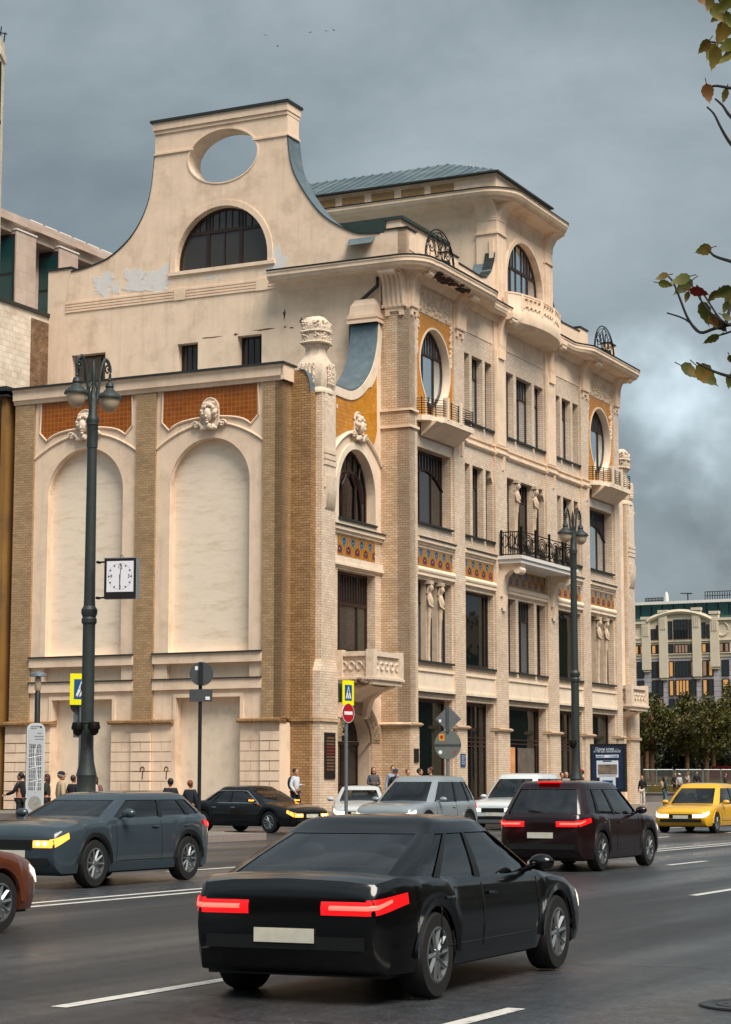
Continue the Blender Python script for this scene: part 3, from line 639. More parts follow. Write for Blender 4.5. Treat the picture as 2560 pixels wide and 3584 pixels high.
lo=[fT(8.4+1.9*math.cos(t),31.45+1.31*math.sin(t),0) for t in[PI*1.02+ .62*PI*k/14 for k in range(15)]]
B_(MB().loft([[(x,y,z+.012),(x+GT,y,z+.012)] for x,y,z in lo],closed=False,cap=False),'oval_sheet',M_['metal'],40)
window(aw2,fT,.35,vb=[7.55,9.35],hb=[27.85],ft=.12,bars=[(5.9+.36*k,27.9,99) for k in range(1,15)]+[(8.45,26,27.85)],wide=.16)
for p in sw:
    a0,a1=p[0][0],p[1][0]; window(p,fT,.4,vb=[],hb=[20.9],bars=[(a0+(a1-a0)*k/4,20.9,99) for k in(1,2,3)],ft=.1)
# worn plaster patches on the gable
def patch(c,z,rx,rz,seed,name='bare_patch'):
    r=random.Random(seed); n=110; ph=[r.uniform(0,6) for _ in range(6)]; p=[]
    for k in range(n):
        t=2*PI*k/n; q=1+.22*math.sin(3*t+ph[0])+.14*math.sin(5*t+ph[1])+.10*math.sin(9*t+ph[2])+.06*math.sin(15*t+ph[3]); q+=r.gauss(0,.035)+.05*math.sin(23*t+ph[4])+.04*math.sin(31*t+ph[5]); p.append((c+rx*q*math.copysign(abs(math.cos(t))**.75,math.cos(t)),z+rz*q*math.copysign(abs(math.sin(t))**.7,math.sin(t))))
    B_(MB().plate([p],fT,-.02,.006+.002*(seed%5)),name,M_['patch'])
patch(15.1,25.85,.5,.55,1); patch(13.35,25.95,.5,.52,2); patch(12.0,25.75,.72,.55,3); patch(12.9,25.5,.75,.24,4); patch(5.45,25.95,.42,.62,5); patch(9.05,25.55,.2,.09,6); patch(14.35,25.6,.22,.3,7); patch(13.0,26.25,.13,.12,8); patch(14.6,26.2,.1,.14,9); patch(5.9,25.5,.16,.12,11); patch(8.5,25.5,.06,.16,12)
mst=plain('old_stain','6A4A34',.95,var=.4,scale=9,bump=.5)
for k,(c,z,rx,rz) in enumerate(((5.0,23.3,.06,.22),(4.1,22.9,.07,.16),(4.6,22.65,.1,.04),(4.95,22.72,.06,.05),(7.6,22.62,.12,.05),(9.0,22.6,.5,.03),(6.1,22.7,.5,.04))):
    p=[(c+rx*(1+.4*math.sin(3*t+k))*math.cos(t),z+rz*(1+.4*math.sin(4*t+2*k))*math.sin(t)) for t in[2*PI*q/16 for q in range(16)]]
    B_(MB().plate([p],fT,-.02,.005),'damp_stain',mst)
# drainpipe
B_(MB().tube([(X1-.25,.05,24.5),(X1-.25,.05,24.1),(X1-.25,.8,23.55),(X1-.25,1.35,23.2),(X1-.25,1.4,22.8),(X1-.25,1.4,18.6)],.09,8),'drainpipe',M_['iron_g'],50)
# ================================================================ annex (front wall with two blind arches, side wall with portal)
AX=0.; fA=FA(0.); fAr=FA(.12); LA=14.05
PIL=[(13.02,LA),(6.70,7.67),(.5,1.42)]
mb=MB()
for a,b in PIL: mb.fbox(fA,a,b,4.22,18.32,-.9,0)
B_(mb,'pilaster',M_['brick_a'])
mb=MB(); mb.fbox(FB(.5),.0,.78,4.22,18.32,-.35,0); B_(mb,'pilaster_return',M_['brick_a'])
for c,a0,a1 in((3.99+.07,1.42,6.70),(10.34,7.67,13.02)):
    h=1.95; bl=arch(c-h,c+h,7.05,14.2,16.15,28); dr=rect(c-1.6,c+1.5,.2,5.15)
    nich=rect(c-2.0,c+2.0,5.95,6.55)
    B_(MB().plate([rect(a0,a1,.2,18.35),bl,dr,nich],fAr,-.6,0),'front_wall',M_['plaster'])
    B_(MB().fbox(fAr,c-h-.1,c+h+.1,6.9,16.4,-.55,-.42),'blind_arch',M_['fill'])
    B_(MB().fbox(fAr,c-2.1,c+2.1,5.8,6.7,-.55,-.3),'recess_panel',M_['plaster_pale'])
    B_(MB().fbox(fAr,c-1.7,c+1.6,.2,5.3,-.58,-.45),'blocked_opening',M_['plaster_pale'])
    mb=MB(); bead=arch(c-h,c+h,7.05,14.2,16.15,28)[1:]; bead=bead[0:1]+bead[1:]
    mb.tube([fAr(a,z,-.16) for a,z in [(c+h,7.05)]+arch(c-h,c+h,7.05,14.2,16.15,28)[2:]+[(c-h,7.05)]],.05,5)
    # mouldings
    mb.fbox(fAr,a0,a1,6.58,6.98,-.02,.16); mb.fbox(fAr,a0,a1,5.48,5.90,-.02,.14)
    mb.fbox(fAr,c-1.75,c-1.6,.2,5.3,-.02,.06); mb.fbox(fAr,c+1.5,c+1.65,.2,5.3,-.02,.06); mb.fbox(fAr,c-1.6,c+1.5,5.15,5.3,-.02,.06)
    n=20; half=(a1-a0)/2; cc=(a0+a1)/2
    arc=[(a0+(a1-a0)*k/n,16.78-.95*((k-n/2)/(n/2))**2) for k in range(n+1)]
    mb.tube([fAr(a,z,.02) for a,z in arc],.06,6)
    tp=[(a0+.28,18.3),(a1-.28,18.3),(a1-.28,16.95),(a1-.62,16.6)]+[(cc+(half-.75)*math.cos(t)*1.0,16.62+.42*math.sin(t)) for t in[PI*k/12 for k in range(1,12)]]+[(a0+.62,16.6),(a0+.28,16.95)]
    B_(MB().plate([tp],fAr,-.02,.03),'rust_tile_panel',M_['tile_r'])
    mb.tube([fAr(a,z,.03) for a,z in tp[1:]+tp[:1]],.055,6)
    B_(mb,'wall_moulding',M_['plaster'],40)
    B_(MB().fbox(fAr,a0-.02,a1+.02,6.98,7.04,-.1,.24).fbox(fAr,a0-.02,a1+.02,5.90,5.95,-.1,.2),'ledge_flashing',M_['metal_d'])
# rusticated base
for a0,a1,pl in((1.42-.92,2.42,(.5,1.42)),(5.72,8.74,(6.7,7.67)),(11.86,LA+.2,(13.02,LA+.1))):
    mb=MB(); caps=MB()
    for q in range(9):
        z0=.45+.41*q; z1=z0+.37
        if z1>4.05: break
        for (s0,s1,d) in ((a0,pl[0],.20),(pl[0],pl[1],.32),(pl[1],a1,.20)):
            if s1-s0<.05: continue
            if q%2: mb.fbox(fA,s0,s1-.02,z0,z1,-.5,d-.2)
            else:
                m=(s0+s1)/2; mb.fbox(fA,s0,m-.02,z0,z1,-.5,d-.2); mb.fbox(fA,m+.02,s1-.02,z0,z1,-.5,d-.2)
    mb.fbox(fA,a0,a1,.2,4.1,-.5,-.035)
    caps.prism([(-.4,4.05),(.1,4.05),(.2,4.12),(.2,4.2),(-.4,4.3)],fA,a0-.08,a1+.08); caps.prism([(-.4,4.05),(.22,4.05),(.32,4.12),(.32,4.2),(-.4,4.31)],fA,pl[0]-.08,pl[1]+.08)
    if a0<1: mb.box(-.11,.75,.46,.52,.45,4.05)
    B_(mb,'rusticated_base',M_['plaster']); B_(caps,'base_cap',M_['brick_c'])
B_(MB().fbox(fA,.45,LA+.1,.1,.47,-.5,.2),'plinth',plain('dark_granite','2B2622',.6,var=.3,scale=14))
mtag=plain('red_scrawl','5A1712',.8)
for y in(7.05,5.95):
    mb=MB(); mb.tube([fA(y+.09*math.cos(t),2.15+.11*math.sin(t),-.0 if y<6.7 else .125) for t in[-.6+4.4*k/12 for k in range(13)]],.025,4); mb.tube([fA(y-.02,2.1,-.0 if y<6.7 else .125),fA(y,1.75,-.0 if y<6.7 else .125)],.025,4); B_(mb,'painted_scrawl',mtag)
# top cornice of the front wall
mb=MB(); mb.prism([(-.9,18.32),(.04,18.32),(.08,18.45),(.16,18.5),(.16,18.86),(.22,18.9),(.22,18.98),(-.9,18.98)],fA,.42,LA+.05); mb.box(-.16,.75,.36,.5,18.32,18.98); B_(mb,'parapet_cornice',M_['plaster'])
B_(MB().fbox(fA,.3,LA+.1,18.98,19.06,-.95,.3),'parapet_flashing',M_['metal_d'])
B_(MB().box(.5,X1,1.3,LA,18.3,18.6),'annex_roof',M_['metal'])
# mascarons
def mascaron(fr,a,z,d,s=1.0,prof=0):
    mb=MB(); r=random.Random(3)
    def b(x,zz,dd,rx,rz,rd): 
        c=Vector(fr(a+x*s,z+zz*s,d+dd*s)); o=Vector(fr(0,0,1))-Vector(fr(0,0,0)); 
        R_=(abs(o.x)*rd+(1-abs(o.x))*rx)*s,(abs(o.y)*rd+(1-abs(o.y))*rx)*s,rz*s
        mb.ball(c,R_,10,8)
    mb.plate([arch(a-.42*s,a+.42*s,z-.3*s,z+.35*s,z+.85*s,12)],fr,d-.02,d+.06); mb.tube([fr(p[0],p[1],d+.04) for p in arch(a-.42*s,a+.42*s,z-.3*s,z+.35*s,z+.85*s,12)[1:]]+[fr(a-.42*s,z-.3*s,d+.04)],.05*s,6)
    b(0,.12,.2,.22,.31,.22); b(0,.02,.38,.05,.08,.08); b(0,-.12,.33,.08,.03,.05); b(0,-.22,.3,.08,.07,.07); b(-.09,.1,.36,.05,.03,.03); b(.09,.1,.36,.05,.03,.03)
    for k in range(46):
        t=PI*(-.15+1.3*k/45); q=r.uniform(.25,.34); b(q*math.cos(t),.2+q*1.05*math.sin(t),.16+r.uniform(-.04,.1),.09,.09,.09)
    for k in range(7): b((k-3)*.085,.62,.14,.05,.09,.07)
    b(0,-.36,.15,.15,.14,.14)
    for sg in(-1,1):
        pts=[fr(a+sg*s*(.15+.045*k),z+s*(-.32-.1*math.sin(k*.55)),d+.12) for k in range(12)]
        mb.tube(pts,[.09*s*(1-.03*k) for k in range(12)],7)
        mb.tube([fr(a+sg*s*(.66+(.17-.011*k)*math.cos(k*.6)),z+s*(-.28+(.17-.011*k)*math.sin(k*.6)),d+.12) for k in range(13)],.055*s,6)
        for k in range(6): b(sg*(.1+.05*k),-.42-.04*(k%2),.16,.07,.07,.07)
    return B_(mb,'mascaron',M_['stone'],55)
mascaron(fAr,4.03,16.98,.02); mascaron(fAr,10.36,16.98,.02)
# --- stepped brick end with curved coping, then the carved pillar
fS=FA(.75)
st=[(.5,.2),(.5,18.86),(.1,18.84)]+[(-.02-.42*math.sin(t),17.9+.92*math.cos(t)) for t in[PI/2*k/8 for k in range(1,9)]]+[(-.44,.2)]
B_(MB().plate([st],fS,-.49,0),'stepped_wall',M_['brick_c'])
B_(MB().loft([[fS(a,z+.02,.06),fS(a,z+.05,.06),fS(a,z+.05,-.5),fS(a,z+.02,-.5)] for a,z in st[2:11]]),'curved_coping',M_['metal'],30)
B_(MB().box(.66,1.3,-.5,.5,4.1,4.26),'base_cap',M_['brick_c'])
# pillar
mb=MB(); mb.box(1.24,2.5,-.72,.6,6.6,17.95); mb.box(1.0,2.6,-.8,.6,.2,6.2); 
mb.loft([[(1.0,-.8,6.2),(2.6,-.8,6.2),(2.6,.6,6.2),(1.0,.6,6.2)],[(1.24,-.72,6.7),(2.5,-.72,6.7),(2.5,.6,6.7),(1.24,.6,6.7)]])
B_(mb,'corner_pillar',M_['brick_b'])
mb=MB(); mb.box(.94,2.66,-.88,.6,4.1,4.26); B_(mb,'base_cap',M_['brick_t'])
def carved(x,y,mir=1):
    """carved pillar head: shaft panel, swelling body, neck and wreathed cap"""
    mb=MB(); r=random.Random(11)
    def sq(hx,hy,z,rd=.55):
        return [(x+hx*cx*(1-rd*abs(cx*cy)*.29),y+hy*cy*(1-rd*abs(cx*cy)*.29),z) for cx,cy in((-1,-1),(0,-1),(1,-1),(1,0),(1,1),(0,1),(-1,1),(-1,0))]
    mb.loft([sq(.63,.62,17.9),sq(.78,.72,17.92),sq(.78,.72,18.1),sq(.72,.66,18.15),sq(.78,.7,18.3),sq(.80,.72,18.9),sq(.74,.66,19.2),sq(.55,.5,19.45),sq(.44,.42,19.62),sq(.42,.4,19.9),sq(.52,.5,20.02)])
    mb.loft([sq(.44,.42,19.95),sq(.54,.52,20.08),sq(.58,.56,20.25),sq(.56,.54,20.6),sq(.6,.58,20.75),sq(.57,.55,20.95),sq(.50,.48,21.15),sq(.36,.35,21.27),sq(.12,.12,21.31)])
    for zz in(20.14,20.62): mb.tube(sq(.60,.58,zz)+sq(.60,.58,zz)[:1],.055,6)
    for sgn,ax in((-1,'x'),(-1,'y'),(1,'x')):
        for k in range(120):
            u=r.uniform(-.4,.4); z=r.uniform(20.14,21.05); q=.03+.03*r.random()
            c=(x+sgn*.53,y+u,z) if ax=='x' else (x+u,y-.51,z); mb.ball(c,(q,q,q),6,4)
        for k in range(9):     # palmette leaves on the body
            for m in range(4):
                z=18.35+.1*k; u=(m-1.5)*.17+r.gauss(0,.02); q=.07
                c=(x+sgn*.78,y+u,z) if ax=='x' else (x+u,y-.71,z); mb.ball(c,(.05,.045,.09),6,4) if ax=='x' else mb.ball(c,(.06,.05,.09),6,4)
    for k in range(30): mb.ball((x+r.gauss(.05,.2),y-.64,17.85-abs(r.gauss(0,.5))),(.04,.04,.12),5,4)
    # plain facing panel below with grooves and a drop
    mb.box(x-.42,x+.55,y-.66,y-.55,13.9,17.9)
    for z in(14.95,15.2,15.45): mb.box(x-.46,x+.59,y-.70,y-.55,z-.09,z+.09)
    mb.prism([(0,13.0),(.06,13.05),(.14,13.9),(.14,14.4),(0,14.4)],FB(y-.6),x-.35,x+.5)
    return B_(mb,'carved_pillar_head',M_['stone'],50)
carved(1.86,-.12)
# --- side wall (towards the road) with tile, arched window, frieze, door and stone balcony
f0=FB(0.)
aw3=arch(4.12,7.8,13.0,14.15,16.2,26); lw=rect(4.13,7.86,7.25,10.75); por=arch(4.2,7.3,.4,3.3,4.75,24)
sf=spl([(2.5,18.75),(3.97,18.70),(5.24,18.72),(6.13,19.02),(6.87,19.56),(7.46,20.22),(7.88,21.17),(8.08,22.35)],5)
sb=sf
out=[(2.45,.2)]+[(2.45,18.75)]+sf[1:]+[(8.5,22.35),(8.5,.2)]
up=[p for p in out if p[1]>12.5]; lo_=[(2.45,12.7),(8.5,12.7)]
B_(MB().plate([[(2.45,12.72)]+out[1:-1]+[(8.5,12.72)],aw3],f0,-1.3,0),'side_wall_upper',M_['plaster'])
B_(MB().plate([rect(2.45,8.5,5.3,12.72),lw],f0,-.9,0),'side_wall_middle',M_['brick_b'])
B_(MB().plate([rect(2.45,8.5,.2,5.3),por],f0,-.9,.0),'portal_wall',M_['plaster'])
B_(MB().plate([rect(7.35,8.45,.2,4.1)],f0,-.02,.06),'portal_jamb',M_['brick_t'])
B_(MB().loft([[f0(a,z+.01,.06),f0(a,z+.07,.06),f0(a,z+.07,-1.34),f0(a,z+.01,-1.34)] for a,z in sf]),'swept_coping',M_['metal'],40)
mb=MB(); mb.loft([[f0(a+.0,z-.02,.0),f0(a,z-.02,.09),f0(a+(.35 if z>19.6 else .12*(z-18.6)),z-.42,.09),f0(a+.1,z-.42,0)] for a,z in sf])
mb.plate([inset(aw3,-.28),inset(aw3,.01)],f0,-.02,.06)
for z0,z1,d in((12.3,12.45,.1),(12.45,12.62,.2),(10.86,10.92,.06),(10.92,11.03,.14),(11.03,11.3,.1)): mb.fbox(f0,2.45,8.45,z0,z1,-.02,d)
cc=5.98; mb.tube([f0(3.7+4.7*k/20,16.95-1.05*((3.7+4.7*k/20-cc)/2.3)**2,.04) for k in range(21)],.09,6)
B_(mb,'side_moulding',M_['plaster_pale'],40)
tz=[(3.95,16.5),(3.9,18.28),(5.2,18.28),(6.0,18.52),(6.8,19.05),(7.4,19.75),(7.95,20.95),(7.98,17.3),(7.75,16.8),(7.5,16.55),(6.9,16.95),(6.0,17.1),(5.0,16.92),(4.2,16.6)]
B_(MB().plate([tz],f0,-.02,.035),'amber_tile_panel',M_['tile_o'])
mb=MB(); mb.box(7.85,8.5,-.08,1.34,22.35,22.85); mb.loft([[(7.87,-.06,22.8),(8.5,-.06,22.8),(8.5,1.32,22.8),(7.87,1.32,22.8)],[(7.9,-.02,23.2),(8.5,-.02,23.2),(8.5,1.28,23.2),(7.9,1.28,23.2)],[(8.05,.15,23.5),(8.5,.15,23.5),(8.5,1.1,23.5),(8.05,1.1,23.5)]])
for z in(22.35,22.58): mb.box(7.78,8.5,-.14,1.4,z,z+.14)
B_(mb,'coping_stop',M_['plaster'])
mascaron(f0,6.0,17.05,.03,.95)
w3=window(aw3,f0,.4,vb=[],hb=[],ft=.13,wide=.12)
mb=MB(); mb.tube([f0(4.6+2.72*k/16*1.0,15.2-2.1*((k-8)/8)**4*.6,-.39) for k in range(17)],.08,5)
for s in(-1,1): mb.tube([f0(5.96+s*.35+s*.95*math.sin(t*.5)*1.0,13.05+2.0*math.cos(t*.5) if t>.2 else 15.1,-.39) for t in[PI*k/10 for k in range(11)]],.06,5)
for x in(5.0,5.5,6.0,6.5,7.0): mb.tube([f0(x,15.0,-.39),f0(5.96+(x-5.96)*1.2,16.1,-.39)],.03,4)
mb.tube([f0(5.35,13.05,-.39),f0(5.3,14.6,-.39),f0(5.75,15.1,-.39)],.06,5); mb.tube([f0(6.6,13.05,-.39),f0(6.65,14.6,-.39),f0(6.2,15.1,-.39)],.06,5)
B_(mb,'curved_bar',M_['frame'],par=w3); sill(f0,4.12,7.8,13.0)
B_(MB().fbox(f0,4.12,7.8,11.36,12.24,-.02,.015),'flower_frieze',M_['flower'])
B_(MB().fbox(f0,2.45,8.45,12.62,12.67,-.02,.26),'ledge_flashing',M_['metal_d'])
window(lw,f0,.4,vb=[5.05,6.85],hb=[9.35],ft=.13,bars=[(4.2+.26*k,9.35,99) for k in range(1,14)],wide=.14); sill(f0,4.13,7.86,7.25)
# portal
mb=MB(); ao=arch(3.85,7.9,.4,3.3,5.05,26); ai=arch(4.2,7.3,.4,3.3,4.75,26)
mb.plate([[p for p in arch(4.0,8.15,3.35,3.4,5.15,26)],[p for p in arch(4.35,7.3,3.36,3.4,4.6,26)]],f0,-.02,.1)
r=random.Random(5)
for k in range(130):
    t=r.uniform(.05,PI-.1); q=r.uniform(.82,1.06); mb.ball(f0(6.05+1.85*q*math.cos(t),3.4+1.6*q*math.sin(t),.1),(.07,.05,.07),6,4)
B_(mb,'portal_arch',plain('carved_portal','9A8468',.85,var=.2,scale=8,bump=.6),50)
mb=MB(); mb.plate([por],f0,-.75,-.6)
dd=B_(mb,'entrance_door',M_['door']); mb=MB()
for a in(4.3,5.6,5.75,7.1): mb.fbox(f0,a,a+.12,.4,3.3,-.6,-.54)
mb.fbox(f0,4.3,7.25,3.2,3.4,-.6,-.5); mb.fbox(f0,4.3,7.25,1.35,1.5,-.6,-.54); B_(mb,'door_frame',M_['frame'],par=dd)
B_(MB().fbox(f0,4.5,5.55,1.55,3.15,-.6,-.57).fbox(f0,5.95,7.05,1.55,3.15,-.6,-.57),'door_pane',M_['glass'],par=dd)
B_(MB().box(3.6,7.6,-.9,-.02,.1,.42),'door_step',plain('grey_step','6A625A',.8))
# stone balcony
mb=MB(); xa,xb,yb=4.0,6.9,-1.75
mb.box(xa,xb,yb,-.01,5.75,6.1); mb.box(xa-.1,xb+.1,yb-.1,-.01,5.95,6.05); mb.box(xa+.1,xb-.1,yb+.1,-.01,6.1,6.95); mb.box(xa-.02,xb+.02,yb-.02,-.01,6.95,7.15)
for x,y in((xa,yb),(xb-.25,yb),(xa,-.26)): mb.box(x-.06,x+.3,y-.06,y+.3,5.9,7.22)
bal=B_(mb,'stone_balcony',M_['stone']); mb=MB()
for k in range(4): mb.tube([(xa+.08,-.35-.36*k+.13*math.cos(t),6.55+.16*math.sin(t)) for t in[2*PI*q/12 for q in range(13)]],.05,5)
for k in range(5): mb.tube([(xa+.55+.5*k+.14*math.cos(t),yb+.08,6.55+.16*math.sin(t)) for t in[2*PI*q/12 for q in range(13)]],.05,5)
B_(mb,'carved_roundel',M_['stone'],60,par=bal)
mb=MB()
for x in(xa+.15,xb-.55): mb.prism([(0,4.4),(.15,4.35),(.3,4.5),(.35,4.8),(.5,5.2),(.9,5.5),(1.5,5.7),(1.5,5.75),(0,5.75)],f0,x,x+.4)
mb.loft([[f0(xa+.05,5.0,0),f0(xb-.05,5.0,0)],[f0(xa+.05,5.3,.4),f0(xb-.05,5.3,.4)],[f0(xa+.05,5.7,1.3),f0(xb-.05,5.7,1.3)]],closed=False,cap=False)
B_(mb,'balcony_bracket',M_['plaster'],40,par=bal)
mb=MB(); r=random.Random(8)
for k in range(26): mb.ball((xa-.05+r.uniform(-.1,.12),r.uniform(-1.5,-.3),5.85+r.uniform(-.12,.1)),(.1,.14,.08),6,4)
B_(mb,'crumbled_edge',plain('crumbled_render','7A6654',.95,var=.4,scale=8,bump=1),par=bal)
# --- iron balcony on the long facade
mb=MB(); mb.box(18.8,26.6,-2.62,YF+.1,12.3,12.64); mb.box(18.72,26.68,-2.7,YF+.1,12.5,12.66); big=B_(mb,'iron_balcony',M_['patch'])
mb=MB(); ph=13.85
for x in(18.9,20.8,22.7,24.6,26.5): mb.box(x-.05,x+.05,-2.66,-2.56,12.64,ph+.15); mb.ball((x,-2.61,ph+.2),.08)
for x in(18.9,26.5): mb.box(x-.05,x+.05,-1.6,-1.5,12.64,ph+.1)
def line(p,q,r=.022): mb.tube([p,q],r,4)
for z in(12.74,ph): line((18.9,-2.61,z),(26.5,-2.61,z),.03); line((18.9,-1.5,z),(18.9,-2.61,z),.03); line((26.5,-1.5,z),(26.5,-2.61,z),.03)
for s in range(4):
    c=19.85+1.9*s
    for (rx,rz) in((.62,.5),(.45,.38),(.26,.24)): mb.tube([(c+rx*math.cos(t),-2.61,13.25+rz*math.sin(t)) for t in[2*PI*q/18 for q in range(19)]],.03,4)
    for sg in(-1,1): mb.tube([(c+sg*(.72+(.2-.013*k)*math.cos(k*.6)),-2.61,12.98+(.2-.013*k)*math.sin(k*.6)) for k in range(13)],.025,4); mb.tube([(c+sg*(.72+(.17-.011*k)*math.cos(k*.6)),-2.61,13.55+(.17-.011*k)*math.sin(k*.6)) for k in range(13)],.025,4)
    for k in range(-3,4): line((c+.1*k,-2.61,12.74),(c+.1*k,-2.61,13.3-.05*abs(k)),.016)
for k in range(9): line((18.9,-1.55-.12*k,12.7),(18.9,-1.55-.12*k,ph))
for k in range(3): mb.tube([(18.9,-1.75-.35*k+.15*math.cos(t),13.4+.3*math.sin(t)) for t in[2*PI*q/12 for q in range(13)]],.025,4)
B_(mb,'railing',M_['iron'],par=big)
for c in(19.3,26.2):
    mb=MB(); pr=[(0,10.7),(.12,10.7),(.16,11.3),(.25,11.7),(.5,11.95),(.85,12.05),(1.1,12.2),(1.15,12.3),(0,12.3)]
    mb.prism(pr,fF,c-.3,c+.3); mb.tube([fF(c-.34,11.98,.92),fF(c+.34,11.98,.92)],.2,10); mb.prism([(0,10.15),(.1,10.1),(.2,10.4),(.18,10.75),(0,10.75)],fF,c-.2,c+.2); mb.box(c-.36,c+.36,-2.3,YF,12.22,12.31)
    for k in(-.12,0,.12): mb.tube([fF(c+k,10.0,.08),fF(c+k,10.7,.2)],.05,5)
    B_(mb,'balcony_console',M_['plaster_pale'],35,par=big)
# --- plaques on the facade
mb=MB(); mb.fbox(FB(-.8),1.35,2.3,1.75,3.65,-.02,.05); pq=B_(mb,'memorial_plaque',M_['plaque']); mb=MB()
mgold=plain('worn_lettering','8A6A4A',.5,metal=.4); mred=plain('red_lettering','7A2E20',.6)
r=random.Random(2); mr_=MB()
for k in range(11):
    z=3.4-.13*k; tgt=mr_ if k in(3,4,5) else mb; x=1.48+.05*r.random()
    while x<2.18:
        wd=r.uniform(.03,.06); tgt.fbox(FB(-.8),x,x+wd,z,z+.07,.05,.058); x+=wd+.02
B_(mb,'lettering',mgold,par=pq); B_(mr_,'lettering',mred,par=pq)
p2=B_(MB().fbox(fF,8.7,9.15,2.5,3.1,-.02,.1),'wall_plaque',M_['plaque'])
p3=B_(MB().fbox(fF,13.85,14.4,2.35,2.95,-.02,.09),'blue_plaque',plain('blue_enamel','234A78',.3)); mb=MB()
for k in range(5): mb.fbox(fF,13.92,14.32-.05*(k%3),2.83-.09*k,2.86-.09*k,.085,.096)
B_(mb,'plaque_text',plain('pale_text','B8C2CC',.5),par=p3)
# --- far wing
B_(MB().box(37.05,40.6,0,8,.2,18.4),'far_wing_wall',M_['brick_b'])
for z0,z1 in((12.3,12.62),(10.86,11.2)): B_(MB().box(37.05,40.6,-.1,0,z0,z1),'string_moulding',M_['plaster_pale'])
B_(MB().fbox(f0,37.3,40.3,11.36,12.24,-.02,.02),'flower_frieze',M_['flower'])
B_(MB().fbox(f0,37.3,40.3,16.9,18.4,-.02,.03),'amber_tile_panel',M_['tile_o'])
window(arch(37.3,40.2,13.0,14.5,16.4,16),f0,-.12,ft=.12,vb=[38.2,39.3]); window(rect(37.3,40.2,7.2,10.7),f0,-.12,ft=.12,vb=[38.2,39.3],hb=[9.5])
mb=MB(); mb.box(40.2,41.5,-.75,2,.2,17.95); mb.box(40.1,41.65,-.85,2,.2,6.0); B_(mb,'corner_pillar',M_['brick_b'])
mb=MB(); mb.box(40.0,41.75,-.95,.6,4.1,4.26); B_(mb,'base_cap',M_['brick_t'])
carved(40.85,-.15)
b2=dup(bal,BLD); b2.location=(33.55,0,0)
p4=B_(MB().box(41.65,41.9,-.95,-.6,1.9,3.2),'wall_plaque',M_['plaque'])
# back of the block so the mass is closed
B_(MB().box(9.6,40,-.6,18,.2,18.4),'building_core',M_['plaster'])
B_(MB().box(9.3,36.9,-.58,3,18.4,25.0),'building_core_upper',M_['plaster'])
B_(MB().box(1.2,8.3,1.4,13.9,.2,18.3),'annex_core',M_['plaster'])
# ================================================================ ground, road, pavements
def structure(o): o['kind']='structure'; return o
m_asph,t_,b_=newmat('damp_asphalt')
tcn=nod(t_,'ShaderNodeTexCoord'); co=tcn.outputs['Object']
na=nod(t_,'ShaderNodeTexNoise',{'Vector':co,'Scale':38,'Detail':6,'Roughness':.8}); nb=nod(t_,'ShaderNodeMapping',{'Vector':co,'Scale':(.05,.55,1)}); nb2=nod(t_,'ShaderNodeTexNoise',{'Vector':nb.outputs[0],'Scale':1.,'Detail':5})
nv=nod(t_,'ShaderNodeTexVoronoi',{'Vector':co,'Scale':70})
c1=mixc(t_,ramp(t_,na.outputs[0],.36,.64),lin('18191B'),lin('56595D')); c1=mixc(t_,ramp(t_,nb2.outputs[0],.42,.6,0,.75),c1,lin('191818'))
c1=mixc(t_,ramp(t_,nv.outputs['Distance'],.12,.02,0,.35),c1,lin('6E6A66'))
nm=nod(t_,'ShaderNodeTexNoise',{'Vector':co,'Scale':6.5,'Detail':7,'Roughness':.85}); c1=mixc(t_,1.0,c1,mixc(t_,ramp(t_,nm.outputs[0],.38,.62),(.62,.62,.62,1),(1.5,1.5,1.5,1)),'MULTIPLY')
nc=nod(t_,'ShaderNodeTexNoise',{'Vector':co,'Scale':.35,'Detail':8,'Roughness':.7}); c1=mixc(t_,ramp(t_,nc.outputs[0],.5,.68,0,.5),c1,lin('1E1C1C'))
vc=nod(t_,'ShaderNodeTexVoronoi',{'Vector':nod(t_,'ShaderNodeVectorMath',{0:co,1:nod(t_,'ShaderNodeVectorMath',{0:nc.outputs['Color'],1:(3,3,0)},operation='MULTIPLY').outputs[0]},operation='ADD').outputs[0],'Scale':.16},feature='DISTANCE_TO_EDGE'); c1=mixc(t_,ramp(t_,vc.outputs['Distance'],.008,.003,0,.7),c1,lin('121111'))
t_.links.new(c1,b_.inputs['Base Color']); t_.links.new(ramp(t_,nb2.outputs[0],.36,.66,.22,.5),b_.inputs['Roughness']); b_.inputs['Specular IOR Level'].default_value=.5
t_.links.new(nod(t_,'ShaderNodeBump',{'Height':na.outputs[0],'Strength':.6,'Distance':.015}).outputs[0],b_.inputs['Normal'])
M_['asphalt']=m_asph
M_['paint']=plain('road_paint','C9C6BE',.5,var=.08,scale=20,dirt=('55524F',9,.7),bump=.1)
M_['paver']=brick('pavement_slabs','8A8178','776F67','4E4944',bw=.6,bh=.4,ms=.012,rough=.7,dirt=('5A524A',.7,.4),bump=.2)
M_['kerb']=plain('granite_kerb','8D8078',.7,var=.2,scale=20)
def site_obj(mb,name,mat,sm=None,par=None):
    o=mb.build(name,mat,par,smooth=sm); 
    if not par: o.location=O0; o.rotation_euler.z=ROT
    return o
g=MB(); g.add([(-3000,-3000,-.9),(4000,-3000,-.9),(4000,3000,-.9),(-3000,3000,-.9)],[(0,1,2,3)])
structure(site_obj(g,'ground',plain('bare_ground','4A463F',.9,var=.2,scale=.05)))
g=MB(); ys=[-80,-60,-40,-30,-20,-8,120]
g.loft([[(-160,y,road_z(y)),(600,y,road_z(y))] for y in ys],closed=False,cap=False); structure(site_obj(g,'road',M_['asphalt']))
